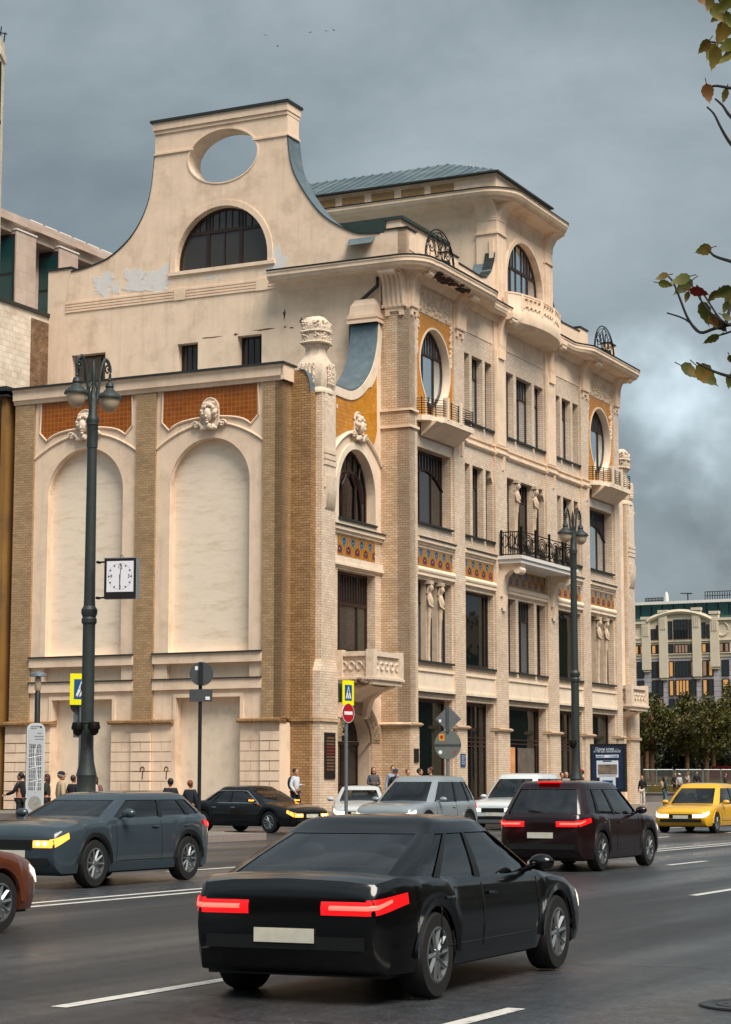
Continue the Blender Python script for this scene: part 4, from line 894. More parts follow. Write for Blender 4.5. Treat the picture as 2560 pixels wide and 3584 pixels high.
def marking(Yc,x0,x1,wd=.15,dx=.0):
    y0,y1=Yc-wd/2,Yc+wd/2
    return [(x0,y0,road_z(y0)+.005),(x1,y0,road_z(y0)+.005),(x1+dx,y1,road_z(y1)+.005),(x0+dx,y1,road_z(y1)+.005)]
g=MB()
for Yc in(-23.3,-23.75): g.add(marking(Yc,-150,300),[(0,1,2,3)])
structure(site_obj(g,'centre_line',M_['paint']))
g=MB()
for Yc,xs in((-26.6,[-33.2+9.2*k for k in range(-6,20)]),(-30.45,[-43.9-.0+9.0*k for k in range(-1,20)]),(-30.95,[-61.6]),(-34.0,[-62.6+8.8*k for k in range(0,16)]),(-19.9,[-60+9*k for k in range(0,20)]),(-16.2,[-2+9*k for k in range(0,14)])):
    for x in xs:
        ln=2.7
        if Yc==-30.45 and x<-55: continue
        g.add(marking(Yc,x,x+ln,.15),[(0,1,2,3)])
structure(site_obj(g,'lane_marking',M_['paint']))
def pavement(x0,x1,y0,y1,name='pavement'):
    g=MB(); ysv=[y0]+[y for y in(-9,-6,-3,-1.4) if y0<y<y1]+[y1]
    g.loft([[(x0,y,walk_z(y)),(x1,y,walk_z(y))] for y in ysv],closed=False,cap=False)
    o=structure(site_obj(g,name,M_['paver']))
    k=MB()
    for (a0,a1,b0,b1) in((x0-.16,x1+.16,y0-.16,y0),(x0-.16,x0,y0,y1),(x1,x1+.16,y0,y1)):
        n=max(1,int(max(a1-a0,b1-b0)/1.2))
        for q in range(n):
            if a1-a0>b1-b0: xa,xb=a0+(a1-a0)*q/n,a0+(a1-a0)*(q+1)/n-.012; ya,yb=b0,b1
            else: xa,xb=a0,a1; ya,yb=b0+(b1-b0)*q/n,b0+(b1-b0)*(q+1)/n-.012
            zc=walk_z((ya+yb)/2)+.006; k.box(xa,xb,ya,yb,min(road_z(ya),0)-.1,zc)
    structure(site_obj(k,'kerb',M_['kerb']))
pavement(-150,-23.6,-11.6,40); pavement(-9.2,62,-10.6,45)
pavement(70,330,-10.6,-2)
# --- park terrace behind the crossing
m_grass=plain('autumn_lawn','4A4A1E',.95,var=.45,scale=14,bump=1,dirt=('6B5A22',3,.5))
def zpark(d): return .95+1.1*max(0,min(1,(d-139)/22))
g=MB(); ds=[139,145,152,161,175,260,420]
g.loft([[(8,d,zpark(d)),(150,d,zpark(d))] for d in ds],closed=False,cap=False); structure(g.build('park_lawn',m_grass))
pw=MB(); pw.box(8,150,138.4,139,0.05,.98); pw.box(8,150,138.3,139.1,.98,1.06)
tag(pw.build('low_park_wall',plain('grey_render','6F6A66',.85,var=.2,scale=2,dirt=('3A3634',1,.5))),'low grey retaining wall in front of the park trees','wall')
# ================================================================ neighbours on the left
ob=empty('ochre_house',O0,ROT,label='narrow ochre stained house front beside the brick pilaster of the blind arches',category='building')
mo=plain('ochre_render','8E6630',.85,var=.15,scale=.6,dirt=('4A4038',.35,.95),streak=.5,bump=.3)
B_(MB().box(-.2,8.3,LA+.35,40,.1,18.7),'house_wall',mo,par=ob)
B_(MB().box(-.5,8.4,LA+.16,40,18.95,19.15).box(-.45,4,LA+.16,40,18.7,18.78),'roof_gutter',M_['metal_d'],par=ob)
for z0,z1 in((15.6,18.6),(10.2,14.8),(2.5,8.5)):
    wf=B_(MB().plate([rect(LA+.62,LA+2.2,z0,z1),rect(LA+.72,LA+2.1,z0+.1,z1-.1)],FA(-.2),-.1,.04),'window',M_['frame'],par=ob)
    B_(MB().fbox(FA(-.2),LA+.72,LA+2.1,z0+.1,z1-.1,-.05,.01),'pane',M_['glass'],par=wf)
wb=empty('whitewashed_brick_block',O0,ROT,label='whitewashed brick side wall with bare brown brick strip left of the gable',category='building')
B_(MB().box(2.0,X1,18.3,40,19,24.5),'brick_wall',M_['wbrick'],par=wb)
B_(MB().box(7.0,X1-.0,18.27,18.3,19.2,24.2),'bare_brick_strip',brick('bare_brick','8A6A4C','6E523A','5A4838',bw=.3,bh=.13,rough=.9,dirt=('B59A7A',1.6,.5),bump=1.),par=wb)
B_(MB().box(2.0,X1,18.2,40,24.5,24.68),'wall_flashing',M_['metal_d'],par=wb)
so_=empty('modern_stone_block',O0,ROT,label='modern travertine office block with projecting teal glazed bays behind the gable',category='building')
m_trav=brick('travertine_slabs','CDB9AA','C2AC9C','A08C7E',bw=1.3,bh=.9,ms=.008,rough=.7,dirt=('8E7668',1.5,.35),bump=.15)
m_teal=glassmat('teal_glass','0C4244',ior=1.8,wob=.1)
B_(MB().box(8.7,60,23.3,45,10,29.9),'stone_wall',m_trav,par=so_)
B_(MB().box(8.7,60,22.0,45,30.35,30.8).box(8.7,60,22.3,45,29.9,30.35),'roof_edge',m_trav,par=so_)
for k in range(14): B_(MB().box(12.4+1.35*k,13.5+1.35*k,22.3,24,30.8,31.0),'roof_slab',M_['patch'],par=so_)
for k in range(6):
    xb=10.75+3.9*k; by=B_(MB().box(xb,xb+1.75,22,24,10,30.0),'bay',m_trav,par=so_)
    B_(MB().box(xb-.05,xb+1.8,21.95,24,30.0,30.08),'bay_cap',M_['patch'],par=by)
    fr=FA(xb); mb=MB(); mb.fbox(fr,22.08,23.3,10,29.8,-.02,.03); fm=B_(mb,'bay_window',M_['metal_d'],par=so_)
    for z0,z1 in((27.75,29.55),(24.0,27.6),(20,23.8)): B_(MB().fbox(fr,22.2,23.25,z0,z1,0,.045),'pane',m_teal,par=fm)
    B_(MB().box(xb+1.75,xb+1.95,22.3,23.4,10,29.85),'dark_slot',M_['metal_d'],par=by)
# chimney shaft with mast at the very edge
cx_=-18.45; chy=100
ch=empty('chimney_shaft',(cx_,chy,10),0,label='tall pale chimney shaft with a dark pipe and spiked cap',category='chimney')
B_(MB().box(-1.6,.22,-.7,.7,0,28.6).box(-1.7,.3,-.8,.8,27.6,28.0),'shaft',M_['wbrick'],par=ch)
mb=MB(); mb.tube([(.28,-.75,6),(.28,-.75,27.2)],.07,6)
for z in range(8,27,4): mb.box(.1,.36,-.8,-.65,z,z+.2)
B_(mb,'pipe',M_['iron'],par=ch)
mb=MB()
for x,z in((-.1,1.1),(.1,.8),(.3,.5),(-.3,.9)): mb.tube([(x,0,28.5),(x+.05,0,28.5+z)],.03,4)
mb.tube([(-.4,0,29.1),(.45,0,28.9)],.03,4); B_(mb,'cap_spike',M_['iron'],par=ch)
# ================================================================ hotel on the right, parallel with the front wall
HD=O0+U*0; hx=300
ho=Vector(((2480-1280)/7313*hx,hx,0))
H=empty('hotel',ho,ROT,label='large cream stone hotel with an arched central gable and teal glazed roof storey',category='building')
m_hot=plain('hotel_limestone','D2C4AE',.85,var=.06,scale=.7,bump=.1,streak=.15)
m_hgrey=brick('hotel_grey_courses','B4AEB2','A8A2A6','7E797C',bw=30,bh=.75,ms=.05,rough=.8,bump=.6)
m_hot_teal=glassmat('hotel_teal_glazing','0E5654',ior=1.7,wob=.05)
m_lit=glassmat('lit_window','B88650',rough=.3,emit=('D8A058',.32)); m_lit2=glassmat('dim_lit_window','8A7060',rough=.3,emit=('B08868',.16)); m_dk=glassmat('dark_hotel_window','16282B',ior=1.8)
# local: X away, Y to the left; visible front at X=0
fh=FA(0.)
k_=hx/7313.
def hy(px): return -(px-2480)*k_*1.05     # along the front, left positive
def hz(py): return CAMZ+(2752-py)*k_
zt=hz(2155)
B_(MB().plate([rect(-40,13.5,1,hz(2300))],fh,-1,0),'lower_wall',m_hgrey,par=H)
arcg=[(hy(2505),hz(2300)),(hy(2505),hz(2190))]+[(hy(2505)+(hy(2280)-hy(2505))*k/20,hz(2165)+(hz(2133)-hz(2165))*math.sin(PI*k/20)**.8) for k in range(21)]+[(hy(2280),hz(2300))]
B_(MB().plate([[(-40,hz(2300)),(-40,hz(2168)),(hy(2505),hz(2168))]+arcg[2:-1]+[(hy(2280),hz(2173)),(13.5,hz(2173)),(13.5,hz(2300))]],fh,-1,.12),'upper_wall',m_hot,par=H)
mb=MB(); ap=[(hy(2505)+(hy(2280)-hy(2505))*k/20,hz(2168)+(hz(2136)-hz(2168))*math.sin(PI*k/20)**.8) for k in range(21)]
mb.tube([fh(a,z,.3) for a,z in ap],.38,6)
mb.fbox(fh,-40,hy(2505),hz(2172),hz(2163),-.5,.5); mb.fbox(fh,hy(2280),13.5,hz(2176),hz(2168),-.5,.5)
for py in(2240,2285): mb.fbox(fh,-40,13.5,hz(py+3),hz(py),-.2,.3)
mb.tube([fh(hy(2246)+.9*math.cos(t),hz(2205)+.95*math.sin(t),.15) for t in[2*PI*q/14 for q in range(15)]],.16,5); mb.tube([fh(hy(2541)+.9*math.cos(t),hz(2202)+.95*math.sin(t),.15) for t in[2*PI*q/14 for q in range(15)]],.16,5)
B_(mb,'stone_moulding',m_hot,par=H)
for px,y0,y1 in((2275,2155,2340),(2336,2133,2370),(2453,2128,2368),(2515,2143,2335)):
    mb=MB(); c=hy(px); mb.fbox(fh,c-.65,c+.65,hz(y1),hz(y0),-.2,.45); mb.fbox(fh,c-.75,c+.75,hz(y0+6),hz(y0-4),-.2,.6); mb.fbox(fh,c-.5,c+.5,hz(y1+8),hz(y1),-.2,.3)
    for q in range(3): mb.fbox(fh,c-.4+.3*q,c-.25+.3*q,hz(y0+65),hz(y0+25),.4,.55)
    B_(mb,'stone_pilaster',m_hot,par=H)
def hwin(px0,px1,py0,py1,mat,n=1,arcd=0,d=.1):
    a0,a1=sorted((hy(px0),hy(px1))); z0,z1=hz(py1),hz(py0)
    fr_=fh; mb=MB(); mb.fbox(fr_,a0-.12,a1+.12,z0-.12,z1+.12,-.1,d+.03); f=B_(mb,'window',M_['frame'],par=H)
    m=MB()
    for q in range(n):
        u0=a0+(a1-a0)*q/n+.08; u1=a0+(a1-a0)*(q+1)/n-.08
        m.fbox(fr_,u0,u1,z0,z1-.9 if z1-z0>2.6 else z1-.05,-.05,d+.05)
        if z1-z0>2.6: m.fbox(fr_,u0,u1,z1-.8,z1,-.05,d+.05)
    B_(m,'pane',mat,par=f)
    if z1-z0>2.6:
        r_=MB()
        for q in range(int((a1-a0)/.22)+1): r_.fbox(fr_,a0+.22*q,a0+.22*q+.05,z0,z0+1.1,d+.25,d+.28)
        r_.fbox(fr_,a0-.1,a1+.1,z0+1.05,z0+1.12,d+.24,d+.3); B_(r_,'window_rail',M_['iron'],par=f)
rr=random.Random(21)
for px0,px1,n,top in((2293,2306,1,2198),(2313,2327,1,2185),(2350,2364,1,2172),(2374,2419,4,2167),(2427,2443,1,2168),(2467,2480,1,2180),(2488,2502,1,2188)): hwin(px0,px1,top,2231,m_dk,n,d=.22)
cols=[((2294,2308),1),((2314,2328),1),((2353,2367),1),((2376,2421),4),((2429,2444),1),((2470,2484),1),((2491,2504),1),((2234,2246),1),((2253,2267),1),((2528,2543),1),((2549,2562),1)]
for (p,n) in cols: hwin(*p,2254,2282,rr.choice([m_lit2,m_lit,m_lit2,m_dk]),n,d=.22)
for row,(y0,y1) in enumerate(((2314,2365),(2380,2432),(2446,2498),(2512,2560))):
    for (p,n) in cols[:7]+[((2242,2261),1),((2538,2558),1)]:
        lit=[[.15,.25,0],[.15,.5,0],[.3,.6,0],[.3,.5,0]][row]; u=rr.random()
        mt=m_lit if (u<.45 and p[0]>2370 and row in(1,2)) or u<.12 else (m_lit2 if u<.35 else m_dk)
        hwin(*p,y0,y1,mt,n)
B_(MB().box(1.5,25,-40,13.5,2,hz(2168)),'hotel_core',m_hot,par=H)
mb=MB(); mb.loft([[(1.2,-40,hz(2170)),(1.2,13.5,hz(2174))],[(5,-40,hz(2140)),(5,13.5,hz(2143))]],closed=False,cap=False); B_(mb,'green_roof',plain('copper_roof','2E4A44',.6,var=.2,scale=2),par=H)
mb=MB(); mb.box(5,25,-40,13.5,hz(2145),hz(2098)); gl=B_(mb,'roof_glazing',m_hot_teal,par=H)
mb=MB()
for q in range(30): mb.box(4.9,5.0,13-1.7*q,13-1.7*q+.18,hz(2143),hz(2100))
B_(mb,'glazing_bar',M_['metal_d'],par=gl)
B_(MB().box(4,26,-40,14,hz(2098),hz(2088)),'roof_deck',M_['patch'],par=H)
mb=MB()
def rail(px0,px1,py0,py1,n,x=6):
    for q in range(n+1):
        a=hy(px0+(px1-px0)*q/n); mb.tube([(x,a,hz(py1)),(x,a,hz(py0))],.06,4)
    for z in(py0,(py0+py1)/2): mb.tube([(x,hy(px0),hz(z)),(x,hy(px1),hz(z))],.05,4)
rail(2226,2290,2070,2090,12); rail(2420,2560,2048,2078,16,9); B_(mb,'roof_railing',M_['iron'],par=H)
mb=MB(); a=hy(2365); mb.tube([(8,a,hz(2090)),(8,a,hz(2052))],.09,5); mb.tube([(8,hy(2340),hz(2052)),(8,hy(2380),hz(2055))],.07,4)
for q in range(6): mb.tube([(7.4,hy(2342+7*q),hz(2053)),(8.6,hy(2342+7*q),hz(2053))],.04,4)
B_(mb,'roof_aerial',M_['iron'],par=H); mb=MB(); mb.ball((7,hy(2295),hz(2073)),(.25,.35,1.1),10,8); mb.tube([(7,hy(2295),hz(2090)),(7,hy(2295),hz(2080))],.08,4); B_(mb,'satellite_dish',M_['patch'],par=H)
# ================================================================ trees
def leafmat(name,cols,rough=.6):
    m,t,b=newmat(name); oi=nod(t,'ShaderNodeTexCoord'); n=nod(t,'ShaderNodeTexNoise',{'Vector':oi.outputs['Object'],'Scale':1.1,'Detail':3}); n2=nod(t,'ShaderNodeTexNoise',{'Vector':oi.outputs['Object'],'Scale':9,'Detail':2})
    c=mixc(t,ramp(t,n.outputs[0],.35,.65),lin(cols[0]),lin(cols[1])); c=mixc(t,ramp(t,n2.outputs[0],.56,.64,0,.85),c,lin(cols[2]))
    t.links.new(c,b.inputs['Base Color']); b.inputs['Roughness'].default_value=rough
    tr=t.nodes.new('ShaderNodeBsdfTranslucent'); t.links.new(c,tr.inputs[0]); ms=nod(t,'ShaderNodeMixShader',{0:.25,1:b.outputs[0],2:tr.outputs[0]}); t.links.new(ms.outputs[0],t.nodes['Material Output'].inputs[0]); return m
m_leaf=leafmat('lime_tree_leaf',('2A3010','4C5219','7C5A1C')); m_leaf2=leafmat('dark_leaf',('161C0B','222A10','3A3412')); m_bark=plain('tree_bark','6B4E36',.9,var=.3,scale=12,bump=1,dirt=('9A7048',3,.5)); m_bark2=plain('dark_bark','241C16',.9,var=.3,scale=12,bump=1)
def crown_mesh(seed,rx,rz,n,ls,zc):
    r=random.Random(seed); mb=MB(); cl=[]
    for k in range(34):
        t=r.uniform(0,2*PI); u=r.uniform(-1,1); q=r.uniform(.45,1.0)**.6; s=math.sqrt(1-u*u); cl.append((Vector((rx*q*s*math.cos(t),rx*q*s*math.sin(t),zc+rz*q*u)),r.uniform(.28,.5)*rx*.8))
    for k in range(n):
        c,cr=r.choice(cl); d=Vector((r.gauss(0,1),r.gauss(0,1),r.gauss(0,.8))); d=d.normalized()*cr*r.random()**.45; p=c+d
        nrm=Vector((r.gauss(0,1),r.gauss(0,1),r.gauss(0,1))).normalized(); a=nrm.orthogonal().normalized(); b=nrm.cross(a); l=ls*r.uniform(.6,1.3)
        mb.add([p-a*l*.5,p+b*l*.3,p+a*l*.5,p-b*l*.3],[(0,1,2,3)])
    return mb
def trunk_mesh(seed,h,zc,rx,rz,r0):
    r=random.Random(seed); mb=MB(); mb.tube([(0,0,-.1),(.02,0,h*.3),(0,.03,h*.6),(.05,0,zc),(0,.05,zc+rz*.7)],[r0*1.15,r0,r0*.85,r0*.6,r0*.15],8)
    for k in range(9):
        t=2*PI*k/9+r.random(); z=zc-rz*.75+rz*1.1*r.random(); e=Vector((math.cos(t)*rx*.75,math.sin(t)*rx*.75,z+rz*.45)); mb.tube([(0,0,z),e*.5+Vector((0,0,z*.52)),e],[r0*.4,r0*.25,r0*.08],5)
    return mb
def tree(kind,loc,seed,h,rx,rz,n,ls,r0,lm,bm_,label,group,rz_=0):
    T=empty(kind,loc,rz_,label=label,category='tree',group=group); zc=h-rz
    crown_mesh(seed,rx,rz,n,ls,zc).build('crown',lm,T); trunk_mesh(seed,h,zc,rx,rz,r0).build('trunk',bm_,T,smooth=50); return T
tl=['young park tree closest to the building corner, with bright orange brown trunk','second park tree from the building corner, its trunk close against the first','park tree behind the woman with the backpack, leaning trunk','park tree in the middle of the row, tallest bare trunk above the crowd','park tree above the yellow taxi windscreen','park tree just right of the taxi roof','yellowing park tree, the tallest crown of the row']
for k,(px,dep,h,rx,s) in enumerate(((1437,158,7.0,1.8,1),(1449,152,6.8,1.7,2),(1527,160,6.9,1.9,3),(1570,150,6.7,1.9,4),(1630,154,6.9,1.9,5),(1586,172,7.2,2.1,7),(1668,164,8.6,2.5,6))):
    tree('park_tree',(P(px,dep),dep,zpark(dep)-.05),s*3,h*.92,rx,rx*1.12,4200,.26,.15,m_leaf,m_bark,tl[k],'row of young trees in the park')
bl=['dark tree in the second row at the building corner','dark tree in the second row behind the first two trunks','dark tree in the second row left of the hotel entrance','dark tree in the second row under the hotel gable','dark tree in the second row above the taxi','dark tree in the second row behind the red barrier']
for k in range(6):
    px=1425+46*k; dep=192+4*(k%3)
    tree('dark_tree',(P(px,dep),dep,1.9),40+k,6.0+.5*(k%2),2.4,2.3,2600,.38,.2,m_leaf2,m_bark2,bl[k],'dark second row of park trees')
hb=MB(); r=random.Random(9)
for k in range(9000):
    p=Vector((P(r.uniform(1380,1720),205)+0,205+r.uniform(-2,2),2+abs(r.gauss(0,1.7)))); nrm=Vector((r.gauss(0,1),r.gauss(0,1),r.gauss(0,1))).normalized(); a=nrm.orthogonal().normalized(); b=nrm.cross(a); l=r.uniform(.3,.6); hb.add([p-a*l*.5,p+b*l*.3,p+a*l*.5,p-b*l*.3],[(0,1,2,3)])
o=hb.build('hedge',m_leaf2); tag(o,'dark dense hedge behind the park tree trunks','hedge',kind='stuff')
gb=MB()
for k in range(7000):
    d=r.uniform(139.5,160); x=P(r.uniform(1400,1700),d); z=zpark(d); h_=r.uniform(.1,.35); gb.add([(x-.05,d,z),(x+.05,d,z),(x+r.gauss(0,.1),d,z+h_)],[(0,1,2)])
tag(gb.build('grass',leafmat('tall_autumn_grass',('4A4518','6B5A20','8A6A22'))),'tall yellow green grass on the park terrace','grass',kind='stuff')
# barrier fence in the park
def barrier(px0,px1,dep,label):
    z=zpark(dep); x0,x1=P(px0,dep),P(px1,dep); F=empty('mesh_fence',(x0,dep,z),0,label=label,category='fence',group='wire fence panels in the park'); L_=x1-x0
    m=plain('galvanised_tube','8E9290',.45,metal=.7)
    for q in range(3): MB().tube([(L_*q/2,0,0),(L_*q/2,0,1.3)],.05,6).build('post',m,F)
    a=MB(); a.tube([(0,0,1.25),(L_,0,1.25)],.04,5); a.tube([(0,0,.15),(L_,0,.15)],.03,5)
    for q in range(1,40): a.tube([(L_*q/40,0,.15),(L_*q/40,0,1.25)],.009,3)
    a.build('mesh_panel',m,F)
barrier(1420,1496,147,'wire fence panel left of the woman with the backpack'); barrier(1500,1560,147,'wire fence panel behind the crowd in the middle'); barrier(1562,1640,147,'wire fence panel behind the taxi roof')
rc=MB(); rc.box(P(1575,156),P(1640,156),155.6,156.4,2.0,2.75); rc.box(P(1580,156),P(1635,156),155.7,156.3,2.75,2.95); tag(rc.build('red_barrier',plain('red_plastic','8E1E14',.5)),'low red plastic barrier beyond the taxi roof','barrier')

# ================================================================ the street front across the road, seen only in glass and paint
def opposite(X0_,X1_,Y0_,Y1_,h,facing,col,label):
    H_=empty('tenement_house',O0,ROT,label=label,category='building',group='house fronts across the road'); m=plain('front_render',col,.85,var=.12,scale=.3)
    MB().box(X0_,X1_,Y0_,Y1_,-.5,h).build('wall',m,H_); MB().box(X0_-.4,X1_+.4,Y0_-.4,Y1_+.4,h,h+.6).build('cornice',m,H_)
    g=MB(); f_=facing=='y'; a0,a1=(X0_,X1_) if f_ else (Y0_,Y1_)
    for r_ in range(int((h-2)/4)):
        for c_ in range(int((a1-a0)/3.2)):
            a=a0+1.2+3.2*c_; z=1.2+4*r_
            g.box(a,a+1.5,Y1_-.1,Y1_+.03,z,z+2.5) if f_ else g.box(X1_-.1,X1_+.03,a,a+1.5,z,z+2.5)
    o=g.build('window_row',M_['glass'],H_); o['kind']='stuff'
for k,(x0,x1,h,c) in enumerate(((-95,-40,19,'8A8078'),(-36,10,24,'9A8468'),(14,70,17,'7A756E'),(74,130,22,'A08E74'),(134,190,18,'6E6A66'),(194,260,25,'8A7A66'))): opposite(x0,x1,-84,-66,h,'y',c,['grey front across the road nearest the photographer','tall tan front across the road','low grey front across the road','cream front across the road','dark grey front across the road','tallest brown front across the road, farthest away'][k])
opposite(-190,-150,-64,30,21,'x','857868','long brown front closing the street behind the photographer')
# ================================================================ overhanging branch at the upper right
m_lf=[leafmat('green_autumn_leaf',('4A4E14','6E6C1E','80601C')),leafmat('olive_leaf',('4C4614','6E601C','7E501A')),leafmat('red_leaf',('6A160C','7E2010','4A1410'))]
def at(px,py,dep):   # px,py in photograph pixels -> point dep metres in front
    p=math.atan(960/7250); a=(px-1280)/7250; b=(1792-py)/7250; v=Vector((a,math.cos(p)-b*math.sin(p),math.sin(p)+b*math.cos(p))); return Vector((0,0,CAMZ))+v*(dep/v.y)
TB=empty('overhanging_tree',(3.6,9.2,-.35),0,label='thin twigs with green, yellow and one red autumn leaf against the sky',category='tree')
tb=MB(); base=Vector((3.6,9.2,-.35))
tb.tube([Vector((0,0,0)),Vector((.05,0,1.5)),Vector((-.05,-.1,3)),Vector((0,0,5)),Vector((.1,.1,7.5))],[.16,.14,.12,.08,.03],8)
def lim(a,b,r0,r1): 
    m=(a+b)/2+Vector((0,0,.12)); tb.tube([a,m,b],[r0,(r0+r1)/2,r1],6)
tw=[[(2640,1130),(2560,1135),(2500,1150),(2450,1163),(2410,1118),(2382,1050),(2358,990),(2340,968)],[(2450,1163),(2400,1118),(2335,1095)],[(2560,1140),(2500,1105),(2460,1060),(2430,1010),(2412,985)],[(2560,1140),(2520,1115),(2470,1040),(2440,1000)],[(2540,1140),(2560,1060),(2590,960)],[(2620,935),(2560,915),(2500,895),(2480,870)],[(2620,310),(2560,308),(2505,300),(2480,310)],[(2620,560),(2560,505),(2525,450),(2500,400),(2475,374)],[(2640,470),(2560,410),(2530,370),(2505,347)],[(2640,100),(2560,60),(2530,20),(2500,-30)],[(2640,180),(2570,140),(2530,150),(2480,145)],[(2640,1330),(2560,1318),(2500,1300),(2440,1270)],[(2560,1160),(2530,1170),(2510,1175)]]
tips=[]
for i,l in enumerate(tw):
    d0=8.4+.3*math.sin(i*2.1); pts=[at(x,y,d0+.02*k)-base for k,(x,y) in enumerate(l)]; pts=[Vector(p) for p in spl([tuple(p) for p in pts],4)]; n=len(pts)
    tb.tube(pts,[.0075*(1-.75*k/n)+.0016 for k in range(n)] if i not in(1,2,3,12) else [.0035*(1-.5*k/n)+.0014 for k in range(n)],5)
    for k in range(3,n,3): tb.ball(pts[k],.0045,5,4)
    if i in(0,5,6,7,8,9,10,11): lim(Vector((0,0,4.0 if i<6 else 5.2)) if i in(0,5,11) else Vector((.02,.02,5.8)),pts[0],.03,.013)
tb.build('branch',plain('twig_bark','1C1613',.8,var=.3,scale=30),TB,smooth=50)
def leaf(px,py,size,ang,ki,dep,fold=.25,tilt=0.,slim=.72):
    mb=MB(); n=9; c=at(px,py,dep)-base; s=.9*size*dep/7313
    ax=Vector((math.cos(ang),0,-math.sin(ang))); sd=Vector((math.sin(ang),0,math.cos(ang))); nr=Vector((0,-1,0))
    sd=(sd*math.cos(tilt)+nr*math.sin(tilt)).normalized(); nv=ax.cross(sd)
    L0=[];Rr=[];Cc=[]
    for k in range(n+1):
        t=k/n; w=slim*.5*math.sin(PI*min(1,t*1.03)**.75)*(1-.35*t)+.02*((k%2)*2-1)*(0<k<n); w=max(w,.004); x=(t-.5)*1.1; bend=.18*math.sin(t*2.4)
        Cc.append(c+ax*s*x-nv*s*bend); L0.append(c+ax*s*x+sd*s*w-nv*s*(bend-fold*w)); Rr.append(c+ax*s*x-sd*s*w-nv*s*(bend-fold*w))
    mb.loft([[a,b,d] for a,b,d in zip(L0,Cc,Rr)],closed=False,cap=False); mb.tube([c-ax*s*.85,c-ax*s*.5],.0022,4)
    mb.build('leaf',m_lf[ki],TB,smooth=60)
LV=[(2460,-5,70,.9,1),(2483,15,60,1.9,1),(2515,45,85,1.0,0),(2535,20,80,2.2,0),(2508,62,60,2.4,1),(2552,70,70,1.2,0),(2534,115,110,2.0,0),(2466,165,70,2.2,1),(2488,182,75,2.1,0),(2505,205,100,1.75,1),(2545,160,80,2.6,0),(2540,195,90,2.5,0),(2556,100,60,.6,0),(2480,327,78,1.4,1),(2535,335,62,1.9,1),(2462,875,66,2.85,0),(2316,968,56,2.9,1),(2333,995,62,.2,0),(2380,975,80,2.9,0),(2390,1005,92,2.5,0),(2404,1040,46,1.9,1),(2450,1025,80,.3,2),(2468,1100,100,1.35,0),(2495,1040,62,2.2,1),(2530,1025,80,2.6,0),(2550,1050,60,2.2,0),(2520,1140,80,.8,1),(2550,1110,50,.4,1),(2490,1190,70,2.6,0),(2538,1075,50,2.0,0),(2420,1298,88,.5,0),(2478,1315,112,.75,0),(2553,1335,60,1.8,0),(2560,1260,40,1.2,1),(2500,1125,60,1.2,1)]
r=random.Random(77)
for x,y,s,a,k in LV: leaf(x,y,s,a,k,8.35+r.uniform(-.2,.35),r.uniform(.1,.5),r.uniform(-.7,.7),r.uniform(.6,.85))
# birds
mbird=plain('dark_bird','1A1C1E',.8)
bl=['leftmost tiny dark bird gliding above the gable','lower tiny dark bird below the leftmost pair','upper tiny dark bird nearest the middle of the sky','tiny dark bird second from the right','rightmost tiny dark bird in the sky']
for k,(px,py) in enumerate(((590,78),(617,102),(690,72),(725,69),(741,67))):
    B=empty('bird',at(px*1.5764,py*1.5764,190),.4+k,label=bl[k],category='bird',group='birds over the roofs')
    B.scale=(.55,.55,.55); b=MB(); b.ball((0,0,0),(.06,.2,.06),6,6); b.loft([[(-.02,-.08,0),(-.02,.08,0)],[(-.25,-.02,.08),(-.25,.1,.08)],[(-.5,.04,-.02),(-.5,.07,-.02)]],closed=False,cap=False); b.loft([[(.02,-.08,0),(.02,.08,0)],[(.25,-.02,.08),(.25,.1,.08)],[(.5,.04,-.02),(.5,.07,-.02)]],closed=False,cap=False); b.build('body',mbird,B)
